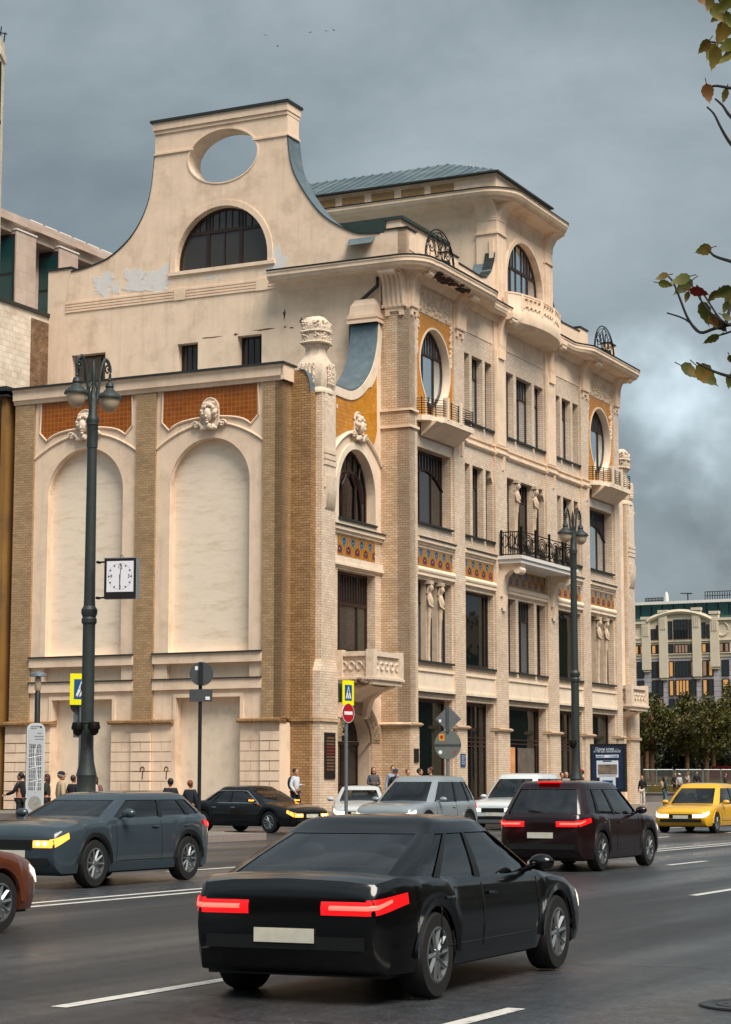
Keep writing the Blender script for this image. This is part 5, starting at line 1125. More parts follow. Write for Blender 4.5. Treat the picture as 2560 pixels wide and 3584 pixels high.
# ================================================================ street lamps
m_lampglass=glassmat('lamp_globe','B9A58C',rough=.25,ior=1.45,wob=0)
def street_lamp(px,dep,toppx,zb,label,rot):
    zt=CAMZ+(2752-toppx)*dep/7313; h=zt-zb; s=h/12.8
    T=empty('street_lamp',(P(px,dep),dep,zb),rot,label=label,category='street lamp',group='tall twin lamps on the pavement'); T.scale=(.6*s,.6*s,s)
    mb=MB(); mb.lathe([(.55,0),(.55,.25),(.48,.35),(.48,.9),(.52,.95),(.5,1.05),(.42,1.2),(.42,1.55),(.46,1.6),(.40,1.75),(.33,1.95),(.29,2.3)],(0,0,0),24,flute=.05); mb.build('base',M_['iron_g'],T,smooth=40)
    mb=MB(); mb.lathe([(.29,2.3),(.275,5.6),(.34,5.65),(.34,5.75),(.29,5.8),(.36,5.9),(.36,6.0),(.26,6.1),(.25,6.3),(.22,9.9),(.21,11.0),(.27,11.02),(.27,11.12),(.25,11.14)],(0,0,0),20); mb.build('pole',M_['iron_g'],T,smooth=40)
    mb=MB(); mb.lathe([(.25,10.4),(.25,11.05),(.29,11.1),(.29,11.2),(.2,11.3),(.2,11.7),(.16,11.8),(.06,12.1),(.1,12.3),(.13,12.45),(.05,12.75),(.01,12.85)],(0,0,0),16,flute=.08); mb.build('lamp_head',M_['iron_g'],T,smooth=40)
    for sx in(-1,1):
        mb=MB(); pts=[(sx*.14,0,11.5),(sx*.3,0,12.05),(sx*.38,0,12.5),(sx*.58,0,12.85),(sx*.8,0,12.82),(sx*.92,0,12.62),(sx*.9,0,12.38)]
        mb.tube(spl(pts,4),.065,7); mb.tube([(sx*(.76+(.15-.008*k)*math.cos(k*.55)),0,12.6+(.15-.008*k)*math.sin(k*.55)) for k in range(15)],.035,5)
        mb.tube(spl([(sx*.12,0,11.4),(sx*.2,0,11.95),(sx*.1,0,12.2)],4),.045,6); mb.build('arm',M_['iron_g'],T,smooth=50)
        mb=MB(); c=(sx*.9,0,0); mb.lathe([(q,12.4-(12.15-z)*.62) for q,z in((.03,12.15),(.08,12.05),(.06,11.98),(.16,11.9),(.2,11.75),(.17,11.66),(.3,11.5),(.5,11.36),(.56,11.27),(.56,11.2),(.5,11.2))],c,20); sh=mb.build('lamp_shade',M_['iron_g'],T,smooth=40)
        mb=MB(); mb.lathe([(q,12.4-(12.15-z)*.62) for q,z in((.46,11.2),(.44,11.0),(.36,10.8),(.2,10.65),(.02,10.6))],c,18); mb.build('globe',m_lampglass,sh,smooth=60)
    return T
L1=street_lamp(192,55,1235,.15,'big dark grey twin-globe lamp carrying a square clock',R(42)); street_lamp(1280,86,1783,.17,'distant grey twin-globe lamp in front of the long facade',R(48))
# clock on the left lamp
ck=empty('street_clock',(P(263,54.4),54.4,CAMZ+(2752-1283*1.5764)*54.4/7313),R(-12),label='square black framed street clock reading six fixed to the big lamp',category='clock'); ck.scale=(.71,.71,.74)
mb=MB(); mb.box(-.62,.62,-.16,.16,-.72,.72); mb.build('case',plain('clock_case','1A1917',.4,var=.1),ck)
mb=MB(); mb.box(.622,.66,-.17,.17,-.74,.74); mb.box(-.66,.66,-.15,.17,.722,.75); mb.build('case_side',plain('clock_steel','A0A2A2',.4,metal=.5),ck)
MB().box(-.52,.52,-.172,-.15,-.48,.62).build('dial',plain('clock_dial','D9D8DC',.35,var=.02,emit=('D9D8DC',.08)),ck)
mb=MB(); zc=.07; mk=plain('clock_black','0E1414',.5)
for k in range(60):
    t=2*PI*k/60; q=.47; ln,wd=(.07,.022) if k%5==0 else (.02,.006); d=Vector((math.sin(t),0,math.cos(t))); n_=Vector((math.cos(t),0,-math.sin(t))); c=Vector((0,-.177,zc))
    mb.add([c+d*q+n_*wd,c+d*q-n_*wd,c+d*(q-ln)-n_*wd,c+d*(q-ln)+n_*wd],[(0,1,2,3)])
mb.build('hour_mark',mk,ck)
def text(s,size,loc,rot,mat,par,name='lettering',ext=.002):
    c=bpy.data.curves.new(name,'FONT'); c.body=s; c.size=size; c.align_x='CENTER'; c.align_y='CENTER'; c.extrude=ext; c.resolution_u=2
    o=bpy.data.objects.new('t',c); COL.objects.link(o); dg=bpy.context.evaluated_depsgraph_get(); me=bpy.data.meshes.new_from_object(o.evaluated_get(dg)); bpy.data.objects.remove(o)
    me.name=name; me.materials.clear(); me.materials.append(mat); q=bpy.data.objects.new(name,me); COL.objects.link(q); q.parent=par; q.location=loc; q.rotation_euler=rot; return q
for s,x,z in(('12',0,.33),('3',.34,0),('6',0,-.34),('9',-.34,0)): text(s,.19,(x,-.178,zc+z),(R(90),0,0),mk,ck,'numeral')
for t,ln,wd in((R(6),.46,.016),(R(180),.32,.024)):
    d=Vector((math.sin(t),0,math.cos(t))); n_=Vector((math.cos(t),0,-math.sin(t))); c=Vector((0,-.185,zc)); MB().add([c-d*.08+n_*wd,c-d*.08-n_*wd,c+d*ln-n_*wd*.5,c+d*ln+n_*wd*.5],[(0,1,2,3)]).build('clock_hand',mk,ck)
mb=MB(); 
for z in(.62,-.66): mb.tube([(-.62,0,z),(-.95,.12,z)],.035,6); mb.box(-1.0,-.9,0,.25,z-.04,z+.04)
mb.build('bracket',M_['iron'],ck); MB().tube([(.05*math.cos(t),0,.79+.05*math.sin(t)) for t in[2*PI*k/10 for k in range(11)]],.012,4).build('lifting_ring',M_['iron'],ck)
def dome_camera(px,py,dep,label,sx):
    c=at(px*1.5764,py*1.5764,dep); o=MB(); o.tube([(0,0,.1),(-sx*.28,0,.14)],.03,6); o.lathe([(.02,.16),(.14,.14),(.17,.0),(.16,-.05)],(0,0,0),12); o.lathe([(.13,-.05),(.12,-.14),(.06,-.2),(.01,-.21)],(0,0,0),12)
    tag(o.build('dome_camera',M_['iron'],smooth=40,loc=c),label,'camera','dome cameras on the street lamps')
dome_camera(173,1616,54.6,'dome camera on the left side of the big left lamp',-1); dome_camera(209,1615,54.6,'dome camera on the right side of the big left lamp',1); dome_camera(1272,1651,85.6,'dome camera on the distant lamp before the long facade',-1)
# ================================================================ signs
m_post=plain('galvanised_post','7B8486',.5,metal=.6,var=.15,scale=12); m_back=plain('sign_back','4B4F50',.55,metal=.4,var=.15); m_dpost=plain('dark_post','202322',.5,metal=.3)
m_yel=plain('fluorescent_yellow','E8E000',.5,var=.03,emit=('E8E000',.10)); m_blue=plain('sign_blue','154E86',.45,var=.05); m_wht=plain('sign_white','E2E4E4',.5,var=.03); m_red=plain('sign_red','A8141C',.45,var=.05); m_blk=plain('sign_black','0C0C0C',.6)
def disc(mb,c,rx,rz,d0,d1,n=28): mb.plate([ell(c[0],c[1],rx,rz,n)],lambda a,z,d:(a,-d,z),d0,d1); return mb
fS_=lambda a,z,d:(a,-d,z)
def crossing(par,zc,s,rot=0):
    S=MB().plate([rect(-.42*s,.42*s,zc-.58*s,zc+.58*s)],fS_,.06,.09).build('crossing_sign',m_yel,par)
    MB().plate([rect(-.27*s,.27*s,zc-.37*s,zc+.37*s)],fS_,.09,.094).build('blue_field',m_blue,S)
    MB().plate([[(-.22*s,zc-.28*s),(.22*s,zc-.28*s),(0,zc+.32*s)]],fS_,.094,.098).build('white_triangle',m_wht,S)
    p=MB(); disc(p,(.0,zc+.16*s),.03*s,.035*s,.098,.101,12)
    for q in([(-.03,.12),(.035,.12),(.03,-.06),(-.03,-.06)],[(.0,-.05),(.035,-.05),(.1,-.24),(.06,-.24)],[(-.03,-.05),(.0,-.05),(-.08,-.24),(-.12,-.24)],[(.02,.1),(.04,.08),(.09,-.01),(.07,-.02)],[(-.02,.1),(-.04,.08),(-.1,.0),(-.08,-.01)]): p.plate([[(a*s,zc+z*s) for a,z in q]],fS_,.098,.101)
    for k in range(5): p.plate([rect((-.21+.09*k)*s,(-.16+.09*k)*s,zc-.275*s,zc-.24*s)],fS_,.098,.1005)
    p.build('walking_figure',m_blk,S); return S
def signpost(px,dep,zb,label,hgt,mat=None,r=.05,rot=0):
    T=empty('sign_post',(P(px,dep),dep,zb),rot,label=label,category='road sign'); MB().tube([(0,0,-.1),(0,0,hgt)],r,10).build('post',mat or m_post,T,smooth=40); return T
zof=lambda py,dep,zb: CAMZ+(2752-py*1.5764)*dep/7313-zb
# behind the big lamp
d=58; T=signpost(177,d,.15,'yellow bordered pedestrian crossing sign half hidden behind the big left lamp',zof(1505,d,.15),rot=R(10)); crossing(T,zof(1531,d,.15),.75); MB().box(-.2,.05,.07,.09,zof(1638,d,.15),zof(1585,d,.15)).build('sign_plate',plain('grey_plate','6E7475',.5,metal=.4),T); disc(MB(),(-.02,zof(1565,d,.15)),.28,.28,-.09,-.06).build('round_sign_back',m_back,T)
# round sign seen from behind
d=54; T=signpost(443,d,.15,'round road sign and plate seen from behind on a thin dark post',zof(1470,d,.15),m_dpost,.05,rot=R(2)); zc=zof(1497,d,.15); sg=disc(MB(),(.03,zc),.31,.31,.05,.07).build('round_sign_back',m_back,T); MB().box(.02-.05,.02+.05,-.13,-.08,zc-.30,zc+.30).build('stiffener',m_dpost,sg); MB().plate([rect(-.14,-.06,zc+.1,zc+.2)],fS_,.07,.075).build('sticker',m_wht,sg)
zc=zof(1545,d,.15); pl=MB().box(-.28,.32,-.075,-.05,zc-.16,zc+.16).build('sign_plate',m_back,T); MB().plate([rect(.14,.25,zc-.11,zc-.03)],fS_,.076,.08).build('sticker',m_wht,pl)
# crossing and no-entry sign by the door
d=70; T=signpost(769,d,.2,'yellow crossing sign above a red no entry sign in front of the arched door',zof(1520,d,.2),m_post,.06,rot=R(52)); crossing(T,zof(1539,d,.2),.72); zc=zof(1584,d,.2); s=disc(MB(),(0,zc),.33,.33,.06,.09).build('no_entry_sign',m_wht,T); disc(MB(),(0,zc),.31,.31,.09,.094).build('red_disc',m_red,s); MB().plate([rect(-.22,.22,zc-.055,zc+.055)],fS_,.094,.098).build('white_bar',m_wht,s); MB().box(-.3,.3,.08,.11,zof(1560,d,.2),zof(1518,d,.2)).build('side_sign_back',m_back,T)
# diamond and round backs
d=78; T=signpost(995,d,.2,'diamond and round signs seen from behind on a post at the long facade',zof(1570,d,.2),m_post,.07); zc=zof(1597,d,.2); r_=.62; dm=MB().plate([[(-r_*.78+.02,zc),(.02,zc-r_*.8),(r_*.78+.02,zc),(.02,zc+r_*.8)]],fS_,.07,.09).build('diamond_sign_back',plain('pale_sign_back','6A6E70',.5,metal=.5,var=.1),T); MB().box(-.05,.05,-.14,-.1,zc-.5,zc+.5).build('stiffener',m_back,dm); MB().plate([rect(-.33,-.24,zc-.12,zc-.02)],fS_,.09,.094).build('sticker',m_wht,dm)
zc=zof(1654,d,.2); rs=disc(MB(),(0,zc),.5,.55,.07,.09).build('round_sign_back',plain('pale_sign_back_2','70756F',.5,metal=.5,var=.1),T); MB().box(-.5,.5,-.12,-.09,zc-.03,zc+.03).build('stiffener',m_back,rs)
st=MB().plate([rect(-.33,-.13,zc+.15,zc+.4)],fS_,.091,.094).build('sticker',plain('yellow_sticker','C8961E',.5),rs); disc(MB(),(-.23,zc+.28),.06,.08,.094,.097,10).build('sticker_print',m_red,st); disc(MB(),(-.28,zc-.28),.07,.07,.091,.094,10).build('sticker',m_wht,rs); disc(MB(),(.25,zc-.28),.04,.05,.091,.094,10).build('sticker',m_red,rs)
# park lamp behind the totem
d=83; zb=.25; h=zof(1490,d,zb); T=empty('path_lamp',(P(80,d),d,zb),0,label='slim dark post lamp with a flat disc top rising behind the map pillar',category='lamp'); MB().lathe([(.13,0),(.11,h-.85),(.08,h-.8)],(0,0,0),12).build('pole',m_dpost,T,smooth=40); MB().lathe([(.09,h-.8),(.13,h-.75),(.13,h-.3),(.1,h-.25)],(0,0,0),12).build('lantern',m_lampglass,T,smooth=40); MB().lathe([(.05,h-.25),(.36,h-.22),(.34,h-.12),(.08,h-.02),(.02,h)],(0,0,0),18).build('lamp_cap',M_['metal'],T,smooth=40)
# ================================================================ map pillar
d=78; zb=.2; s=d/4639; T=empty('map_pillar',(P(78,d),d,zb),R(14),label='tall white rounded information pillar printed with a city map',category='information sign')
hw=20*s; ht=zof(1606,d,zb); rr_=.25
def rrect(x0,x1,z0,z1,r,n=5):
    o=[]
    for cx,cz,a0 in((x1-r,z1-r,0),(x0+r,z1-r,PI/2),(x0+r,z0+r,PI),(x1-r,z0+r,3*PI/2)): o+=[(cx+r*math.cos(a0+PI/2*k/n),cz+r*math.sin(a0+PI/2*k/n)) for k in range(n+1)]
    return o
MB().plate([rrect(-hw,hw,.02,ht,rr_)],fS_,-.35,0).build('pillar_body',plain('pillar_white','C4C2BE',.4,var=.06),T); zp=ht
pn=MB().plate([rrect(-hw+.05,hw-.05,.1,ht-.06,rr_*.8)],fS_,0,.012).build('printed_panel',plain('panel_grey','AEB4B8',.35,var=.05,scale=1.5),T)
mb=MB(); r=random.Random(31)
for k in range(11):
    for j in range(7):
        x=-hw+.1+(2*hw-.2)*(j+.1*r.random())/7; z=1.1+.155*k; mb.plate([rect(x,x+(2*hw-.2)/7-.02-.02*r.random(),z,z+.12+.02*r.random())],fS_,.012,.015)
mb.build('map_block',plain('map_grey','4E4E4C',.5,var=.3,scale=9,dirt=('66683A',3,.6)),pn)
mb=MB(); mb.tube([fS_(.02+.05*math.sin(k*.6),1.05+.16*k,.016) for k in range(12)],.022,4)
for z in(1.4,1.9,2.3): mb.tube([fS_(-hw+.1,z,.016),fS_(hw-.1,z+.1,.016)],.012,4)
mb.build('map_street',m_wht,pn)
mb=disc(MB(),(0,.62),hw*.72,.27,.012,.015); mb.build('map_dial',plain('map_dial','8C8A84',.5,var=.25,scale=12),pn)
mb=MB()
for z,x0,wd in((3.45,-.2,.42),(3.38,-.2,.2),(3.2,.05,.14),(3.08,-.05,.32),(2.98,-.02,.3),(2.78,-.24,.4),(2.68,-.18,.26),(.22,-.22,.14),(.22,.1,.1)):
    x=x0
    while x<x0+wd: q=r.uniform(.012,.03); mb.plate([rect(x,x+q,z,z+.035)],fS_,.012,.015); x+=q+.015
disc(mb,(.18,3.45),.04,.04,.012,.016,12); mb.build('panel_text',m_blk,pn)
# ================================================================ advertising lightbox
d=104; zb=.3; s=d/4639; T=empty('advertising_box',(P(1351,d),d,zb),R(-28),label='tall dark framed advertising lightbox with a blue poster by the far corner',category='billboard')
hw=.93; z0=zof(1758,d,zb); z1=zof(1652,d,zb)
MB().plate([rect(-hw,hw,z0,z1)],fS_,-.2,.06).build('box_frame',m_dpost,T); MB().box(-.25,.25,-.1,.15,-.1,z0).build('leg',m_dpost,T); MB().box(-.6,.6,-.15,.2,z0-.25,z0).build('foot_panel',m_dpost,T)
def flat(a0,a1,q0,q1,d0,name,mat,par): return MB().plate([rect(a0*hw,a1*hw,z0+(z1-z0)*q0,z0+(z1-z0)*q1)],fS_,d0-.004,d0).build(name,mat,par)
ps=flat(-.88,.88,.06,.95,.07,'poster',plain('poster_blue','182C48',.3,var=.2,scale=1,emit=('1C3658',.04)),T)
mwp=plain('poster_white','C8D0D8',.4,emit=('D8DEE6',.12))
text('Один клик —',.2,(0,-.076,z0+(z1-z0)*.89),(R(90),0,0),mwp,ps); text('и ты на пилатесе!',.17,(0,-.076,z0+(z1-z0)*.84),(R(90),0,0),mwp,ps)
b1=flat(-.66,.66,.71,.77,.078,'poster_banner',mwp,ps); text('умный      фитнес',.15,(0,-.084,z0+(z1-z0)*.74),(R(90),0,0),m_blue,b1)
ph=flat(-.62,.62,.30,.65,.078,'poster_card',mwp,ps); flat(-.45,.45,.10,.30,.078,'poster_slip',mwp,ps)
flat(-.55,.55,.36,.57,.083,'poster_photo',plain('poster_photo','6E6258',.4,var=.8,scale=3,emit=('6E6258',.15)),ph); flat(-.5,.5,.325,.335,.083,'poster_text',m_blk,ph); flat(-.3,.3,.18,.24,.083,'poster_button',m_blue,ph); flat(-.25,.25,.625,.645,.083,'card_notch',m_blk,ph)
# manhole and scooter
mb=MB(); c=Vector((P(1668,16.55),16.55)); zr=road_z(-35.3); mb.lathe([(.01,.0),(.3,.006),(.31,.012)],(0,0,0),28); mb.lathe([(.33,.004),(.34,.012),(.44,.012),(.45,.0)],(0,0,0),28)
for k in range(12): mb.box(.06*math.cos(k)*4-.02,.06*math.cos(k)*4+.02,.06*math.sin(k)*4-.02,.06*math.sin(k)*4+.02,.004,.014)
tag(mb.build('manhole_cover',plain('cast_iron_cover','3A3634',.4,metal=.7,var=.3,scale=12),loc=(c.x,c.y,zr+.006),smooth=40),'round cast iron manhole cover in the nearest lane','manhole')
d=75; T=empty('kick_scooter',(P(112,d),d,.2),R(60),label='yellow rental kick scooter parked beside the map pillar',category='scooter'); ms=plain('scooter_yellow','D8B414',.4); MB().box(-.1,1.0,-.09,.09,.12,.2).build('deck',m_blk,T); MB().tube([(1.0,0,.2),(.85,0,1.05)],.05,8).build('stem',ms,T); MB().tube([(.84,-.28,1.08),(.84,.28,1.08)],.03,6).build('handlebar',m_blk,T)
for x in(0,1.08): MB().tube([(x+.11*math.cos(t),0,.12+.11*math.sin(t)) for t in[2*PI*k/14 for k in range(15)]],.035,6).build('wheel',m_blk,T)
# ================================================================ vehicles
m_tyre=plain('tyre_rubber','121212',.8); m_rim=plain('alloy_rim','8C9092',.35,metal=.8,var=.1); m_carglass=bpy.data.materials.new('car_glass'); m_carglass.use_nodes=True; t_=m_carglass.node_tree; t_.nodes.clear()
_o=t_.nodes.new('ShaderNodeOutputMaterial'); _tr=nod(t_,'ShaderNodeBsdfTransparent',{0:(.72,.77,.78,1)}); _gl=nod(t_,'ShaderNodeBsdfGlossy',{'Roughness':.02,0:(1,1,1,1)}); _fr=nod(t_,'ShaderNodeFresnel',{0:1.75}); t_.links.new(nod(t_,'ShaderNodeMixShader',{0:_fr.outputs[0],1:_tr.outputs[0],2:_gl.outputs[0]}).outputs[0],_o.inputs[0])
m_seat=plain('seat_cloth','1C1B1A',.8,var=.2); m_trim=plain('black_trim','0E0E0E',.45); m_chrome=plain('chrome_strip','B8BCBE',.2,metal=.9,var=.05)
def lampmat(name,c,s): return glassmat(name,c,rough=.3,wob=0,emit=(c,s))
m_hl=lampmat('headlight_on','E8DCC4',1.6); m_hla=lampmat('amber_headlight_on','E8A040',1.4); m_hlc=lampmat('headlight_bulb','FFF2D8',14); m_hlac=lampmat('amber_bulb','FFC060',12); m_tl=lampmat('tail_light_on','D00C10',.9); m_tlw=lampmat('tail_light_core','FF3A30',5); m_ind=lampmat('amber_indicator','FF8A1E',4); m_plate=plain('number_plate','C8C4B4',.5); m_drl=lampmat('daylight_strip','FFE9A8',4)
def lerp(tab,x):
    for (x0,y0),(x1,y1) in zip(tab,tab[1:]):
        if x<=x1: t=(x-x0)/(x1-x0) if x1>x0 else 0; t=max(0,t); return y0+(y1-y0)*t
    return tab[-1][1]
SHAPE={ # top line of the lower body (fraction of length from the rear, height), roof corners (rear base, rear roof, front roof, front base)
 'sedan':dict(top=[(0,.86),(.012,.95),(.16,1.0),(.5,.95),(.72,.93),(.88,.83),(.965,.74),(.99,.69),(1,.64)],gh=(.13,.31,.55,.75),belt=.93,L=4.95,W=1.87,H=1.47,r=.34),
 'hatch':dict(top=[(0,.88),(.012,.95),(.1,.99),(.5,.96),(.72,.95),(.88,.86),(.965,.77),(.99,.72),(1,.66)],gh=(.012,.15,.53,.75),belt=.94,L=4.35,W=1.83,H=1.47,r=.33),
 'liftback':dict(top=[(0,.84),(.012,.92),(.07,.97),(.5,.94),(.72,.92),(.88,.82),(.965,.73),(.99,.68),(1,.63)],gh=(.045,.31,.54,.76),belt=.92,L=4.75,W=1.86,H=1.43,r=.34),
 'suv':dict(top=[(0,1.0),(.012,1.07),(.1,1.11),(.5,1.08),(.72,1.07),(.88,1.0),(.965,.92),(.99,.86),(1,.78)],gh=(.012,.11,.55,.745),belt=1.06,L=4.65,W=1.9,H=1.70,r=.37)}
# plan outline of the glasshouse (along, across) with the stretches that are body-coloured pillars
GHP=[(1,0,0),(.985,.45,0),(.955,.80,1),(.90,.93,1),(.83,.975,0),(.45,1,0),(.03,1,1),(-.05,1,0),(-.52,1,1),(-.60,.995,0),(-.80,.975,1),(-.92,.92,1),(-.965,.80,0),(-.99,.45,0),(-1,0,0)]
GH=GHP+[(x,-y,GHP[len(GHP)-2-k][2]) for k,(x,y,p) in enumerate(GHP[-2:0:-1],0)] if False else None
def _gh():
    half=GHP; full=list(half)
    for k in range(len(half)-2,0,-1): full.append((half[k][0],-half[k][1],half[k-1][2]))
    full[len(half)-1]=(half[-1][0],half[-1][1],half[-2][2]); return full
GH=_gh()
def car(kind,label,cat,loc,rz,paint,shape,front=None,rear=None,scale=1.,H=None,group=None,chrome=False,plate=True,rails=False,hbl=False):
    S=dict(SHAPE[shape]); Lh,Wd,Ht,rw=S['L']*scale,S['W']*scale,(H or S['H']),S['r']; hw=Wd/2
    T=empty(kind,loc,rz,label=label,category=cat,group=group); wx=[Lh*.19,Lh*.80]; ra=rw+.06
    def half(x,arch_=True):
        f=x/Lh; zt=lerp(S['top'],f); e=min(x,Lh-x); wv=hw*(1-.17*max(0,1-e/.6)**2.4); zb=.22+.20*max(0,1-e/.16)**1.5
        if arch_:
            for w in wx:
                if abs(x-w)<ra: zb=max(zb,rw+math.sqrt(max(0,ra*ra-(x-w)**2))*.98-.02)
        zb=min(zb,zt-.12); h=zt-zb
        return [(wv*.80,zb),(wv*.955,zb+.015),(wv*.985,zb+h*.18),(wv*1.0,zb+h*.45),(wv*.992,zb+h*.66),(wv*.972,zb+h*.84),(wv*.955,zt-.05),(wv*.90,zt),(wv*.6,zt+.025),(0,zt+.04)]
    xs=sorted(set([0,.012,.03,.06,.1,.16]+[Lh-q for q in(0,.012,.03,.06,.1,.16)]+[Lh*k/30 for k in range(1,30)]+[w+ra*math.cos(PI*k/10) for w in wx for k in range(11)]))
    rings=[]
    for x in xs:
        q=half(x)
        if x in(0,Lh): q=[(y*.96,z+(.02 if k<3 else -.015 if k>5 else 0)) for k,(y,z) in enumerate(q)]
        rings.append([(x,y,z) for y,z in q]+[(x,-y,z) for y,z in reversed(q[:-1])])
    MB().loft(rings).build('body',paint,T,smooth=38)
    MB().box(.2,Lh-.2,-hw*.84,hw*.84,.2,.62).build('underbody',m_trim,T)
    def side(x,z,off=.008):      # half width of the body at station x, height z
        q=half(x,False)
        for (y0,z0),(y1,z1) in zip(q,q[1:]):
            if z0<=z<=z1: return (y0+(y1-y0)*(z-z0)/max(1e-6,z1-z0))+off
        return q[-3][0]+off
    a,b,c,d=[Lh*q for q in S['gh']]; zb=S['belt']; wb,wt=hw*.93,hw*.70
    def level(t):
        g=t**1.12; return a+(b-a)*g,d+(c-d)*g,wb+(wt-wb)*t**1.25,zb-.03+(Ht-.05-zb)*t
    def gp(t,X,Y,off=0):
        xr,xf,w,z=level(t); return ((xr+xf)/2+(xf-xr)/2*X+off*X,Y*(w+off),z)
    ts=(0,.2,.45,.7,.88)
    MB().loft([[gp(t,X,Y) for X,Y,p in GH] for t in ts],cap=False).build('window_glass',m_carglass,T,smooth=50)
    MB().box(max(a+.22,a+(b-a)*.5),d-.42,-wb*.88,wb*.88,zb-.05,zb+.10).build('cabin_floor',m_seat,T)
    for sy in(-1,1): MB().ball((Lh*.50,sy*.36,zb+.08),(.09,.23,.20),12,8).ball((Lh*.485,sy*.36,min(zb+.32,Ht-.14)),(.05,.13,.08),10,7).build('front_seat',m_seat,T,smooth=60)
    MB().ball((Lh*.27 if shape!='sedan' else Lh*.3,0,zb+.04),(.09,wb*.78,.17),14,8).ball((Lh*.27,-.38,zb+.22),(.05,.12,.07),10,6).ball((Lh*.27,.38,zb+.22),(.05,.12,.07),10,6).build('rear_seat',m_seat,T,smooth=60)
    n=len(GH)
    k=0
    while k<n:
        if GH[k][2] and not GH[k-1][2]:
            m=k
            while GH[m%n][2]: m+=1
            idx=[q%n for q in range(k,m+1)]
            mb=MB(); mb.loft([[gp(t,GH[q][0],GH[q][1],.012) for q in idx] for t in ts],closed=False,cap=False); mb.build('pillar',paint if len(idx)>2 else m_trim,T,smooth=50)
        k+=1
    rr=[[gp(.86,X,Y,.012) for X,Y,p in GH]]
    for t_,sc_,zz in((1,1,-.03),(1,.93,-.005),(1,.8,.018),(1,.5,.035),(1,.1,.04)): rr.append([((b+c)/2+(c-b)/2*X*sc_,Y*wt*sc_,Ht-.03+zz*1.0) for X,Y,p in GH])
    MB().loft(rr).build('roof',paint,T,smooth=60)
    if rails:
        for sy in(-1,1): MB().tube([(b+.2,sy*wt*.93,Ht+.0),(b+.3,sy*wt*.93,Ht+.06),(c-.3,sy*wt*.93,Ht+.06),(c-.2,sy*wt*.93,Ht)],.022,6).build('roof_rail',m_chrome,T)
    if chrome:
        for sy in(-1,1):
            pts=[gp(t,.84,sy,.02) for t in(.04,.35,.62,.8)]+[gp(.84,x,sy,.02) for x in(.6,.2,-.2,-.6)]+[gp(t,-.80,sy*.98,.02) for t in(.8,.6,.35,.05)]; MB().tube(pts+[pts[0]],.02,5).build('window_trim',m_chrome,T)
    for w in wx:
        for sy in(-1,1):
            mb=MB(); cy=sy*(hw-.12); prof=[(rw*.62,-.11),(rw*.95,-.11),(rw,-.07),(rw,.07),(rw*.95,.11),(rw*.62,.11)]
            mb.loft([[(w+r*math.cos(2*PI*k/28),cy+y,rw+r*math.sin(2*PI*k/28)) for r,y in prof] for k in range(29)],cap=False)
            ty=mb.build('wheel',m_tyre,T,smooth=40); mb=MB()
            mb.loft([[(w+r*math.cos(2*PI*k/20),cy+sy*y,rw+r*math.sin(2*PI*k/20)) for k in range(20)] for r,y in((rw*.66,.11),(rw*.61,.115),(rw*.58,.05),(.01,.045))],cap=False)
            for k in range(10):
                t=2*PI*k/10; mb.tube([(w+.05*math.cos(t),cy+sy*.085,rw+.05*math.sin(t)),(w+rw*.6*math.cos(t+.08),cy+sy*.095,rw+rw*.6*math.sin(t+.08))],.022,4)
            mb.ball((w,cy+sy*.085,rw),(.06,.03,.06)); mb.build('rim',m_rim,ty)
    def wrap(xe,s,sy,y0,z0,z1,back,name,mat,par=None,off=.008,rise=.05):
        """lamp that wraps the corner: from y0 on the end face round to the side"""
        ye=side(xe,(z0+z1)/2,0)*.95; cols=[]
        for y in(y0,(y0+ye)/2,ye): cols.append([(xe+s*off,sy*y,z0),(xe+s*(off*1.5),sy*y,(z0+z1)/2),(xe+s*off-s*.012,sy*y,z1)])
        for q in(.02,.06,.12,back):
            x=xe-s*q; u=rise*q/back; cols.append([(x,sy*side(x,zz+u*w_,off),zz+u*w_) for zz,w_ in((z0+.3*(z1-z0)*q/back,1),((z0+z1)/2,1),(z1,1))])
        return MB().loft(cols,closed=False,cap=False).build(name,mat,par or T,smooth=60)
    zr=lerp(S['top'],0); zf=lerp(S['top'],1)
    for sy in(-1,1):
        wrap(Lh,1,sy,hw*.42,zf-.15,zf-.02,.26,'headlight',front or m_hl,rise=.10)
        hl=[o for o in T.children if o.name.startswith('headlight')][-1]
        m=MB(); [m.ball((Lh+.004,sy*hw*q,zf-.085),(.02,.045,.035),10,6) for q in(.52,.66)]; m.build('bulb',m_hlac if front is m_hla else m_hlc,hl,smooth=60)
        t_=wrap(0,-1,sy,hw*.34,zr-.155,zr-.035,.36,'tail_light',rear or m_tl)
        wrap(0,-1,sy,hw*.42,zr-.115,zr-.08,.16,'lamp_core',m_tlw,par=t_,off=.02)
        X0=.72; mx_=gp(.1,X0,1)[0]; yb=gp(.1,X0,1)[1]; mb=MB(); mb.ball((mx_,sy*(yb+.17),zb+.08),(.08,.12,.075),12,8); mb.tube([(mx_+.02,sy*(yb-.02),zb+.01),(mx_,sy*(yb+.1),zb+.05)],.03,6); mm=mb.build('wing_mirror',paint,T,smooth=60)
        if chrome: MB().box(mx_+.055,mx_+.09,min(sy*(yb+.08),sy*(yb+.28)),max(sy*(yb+.08),sy*(yb+.28)),zb+.06,zb+.095).build('indicator',m_ind,mm)
        for X_ in(.80,.0,-.55):
            x=gp(0,X_,1)[0]; zs=[zb-.05-(zb-.40)*k/6 for k in range(7)]; x2=x+(.0 if X_>-.5 else .0)
            MB().tube([(x2,sy*side(x2,z,.001),z) for z in zs],.007,4).build('door_seam',m_trim,T)
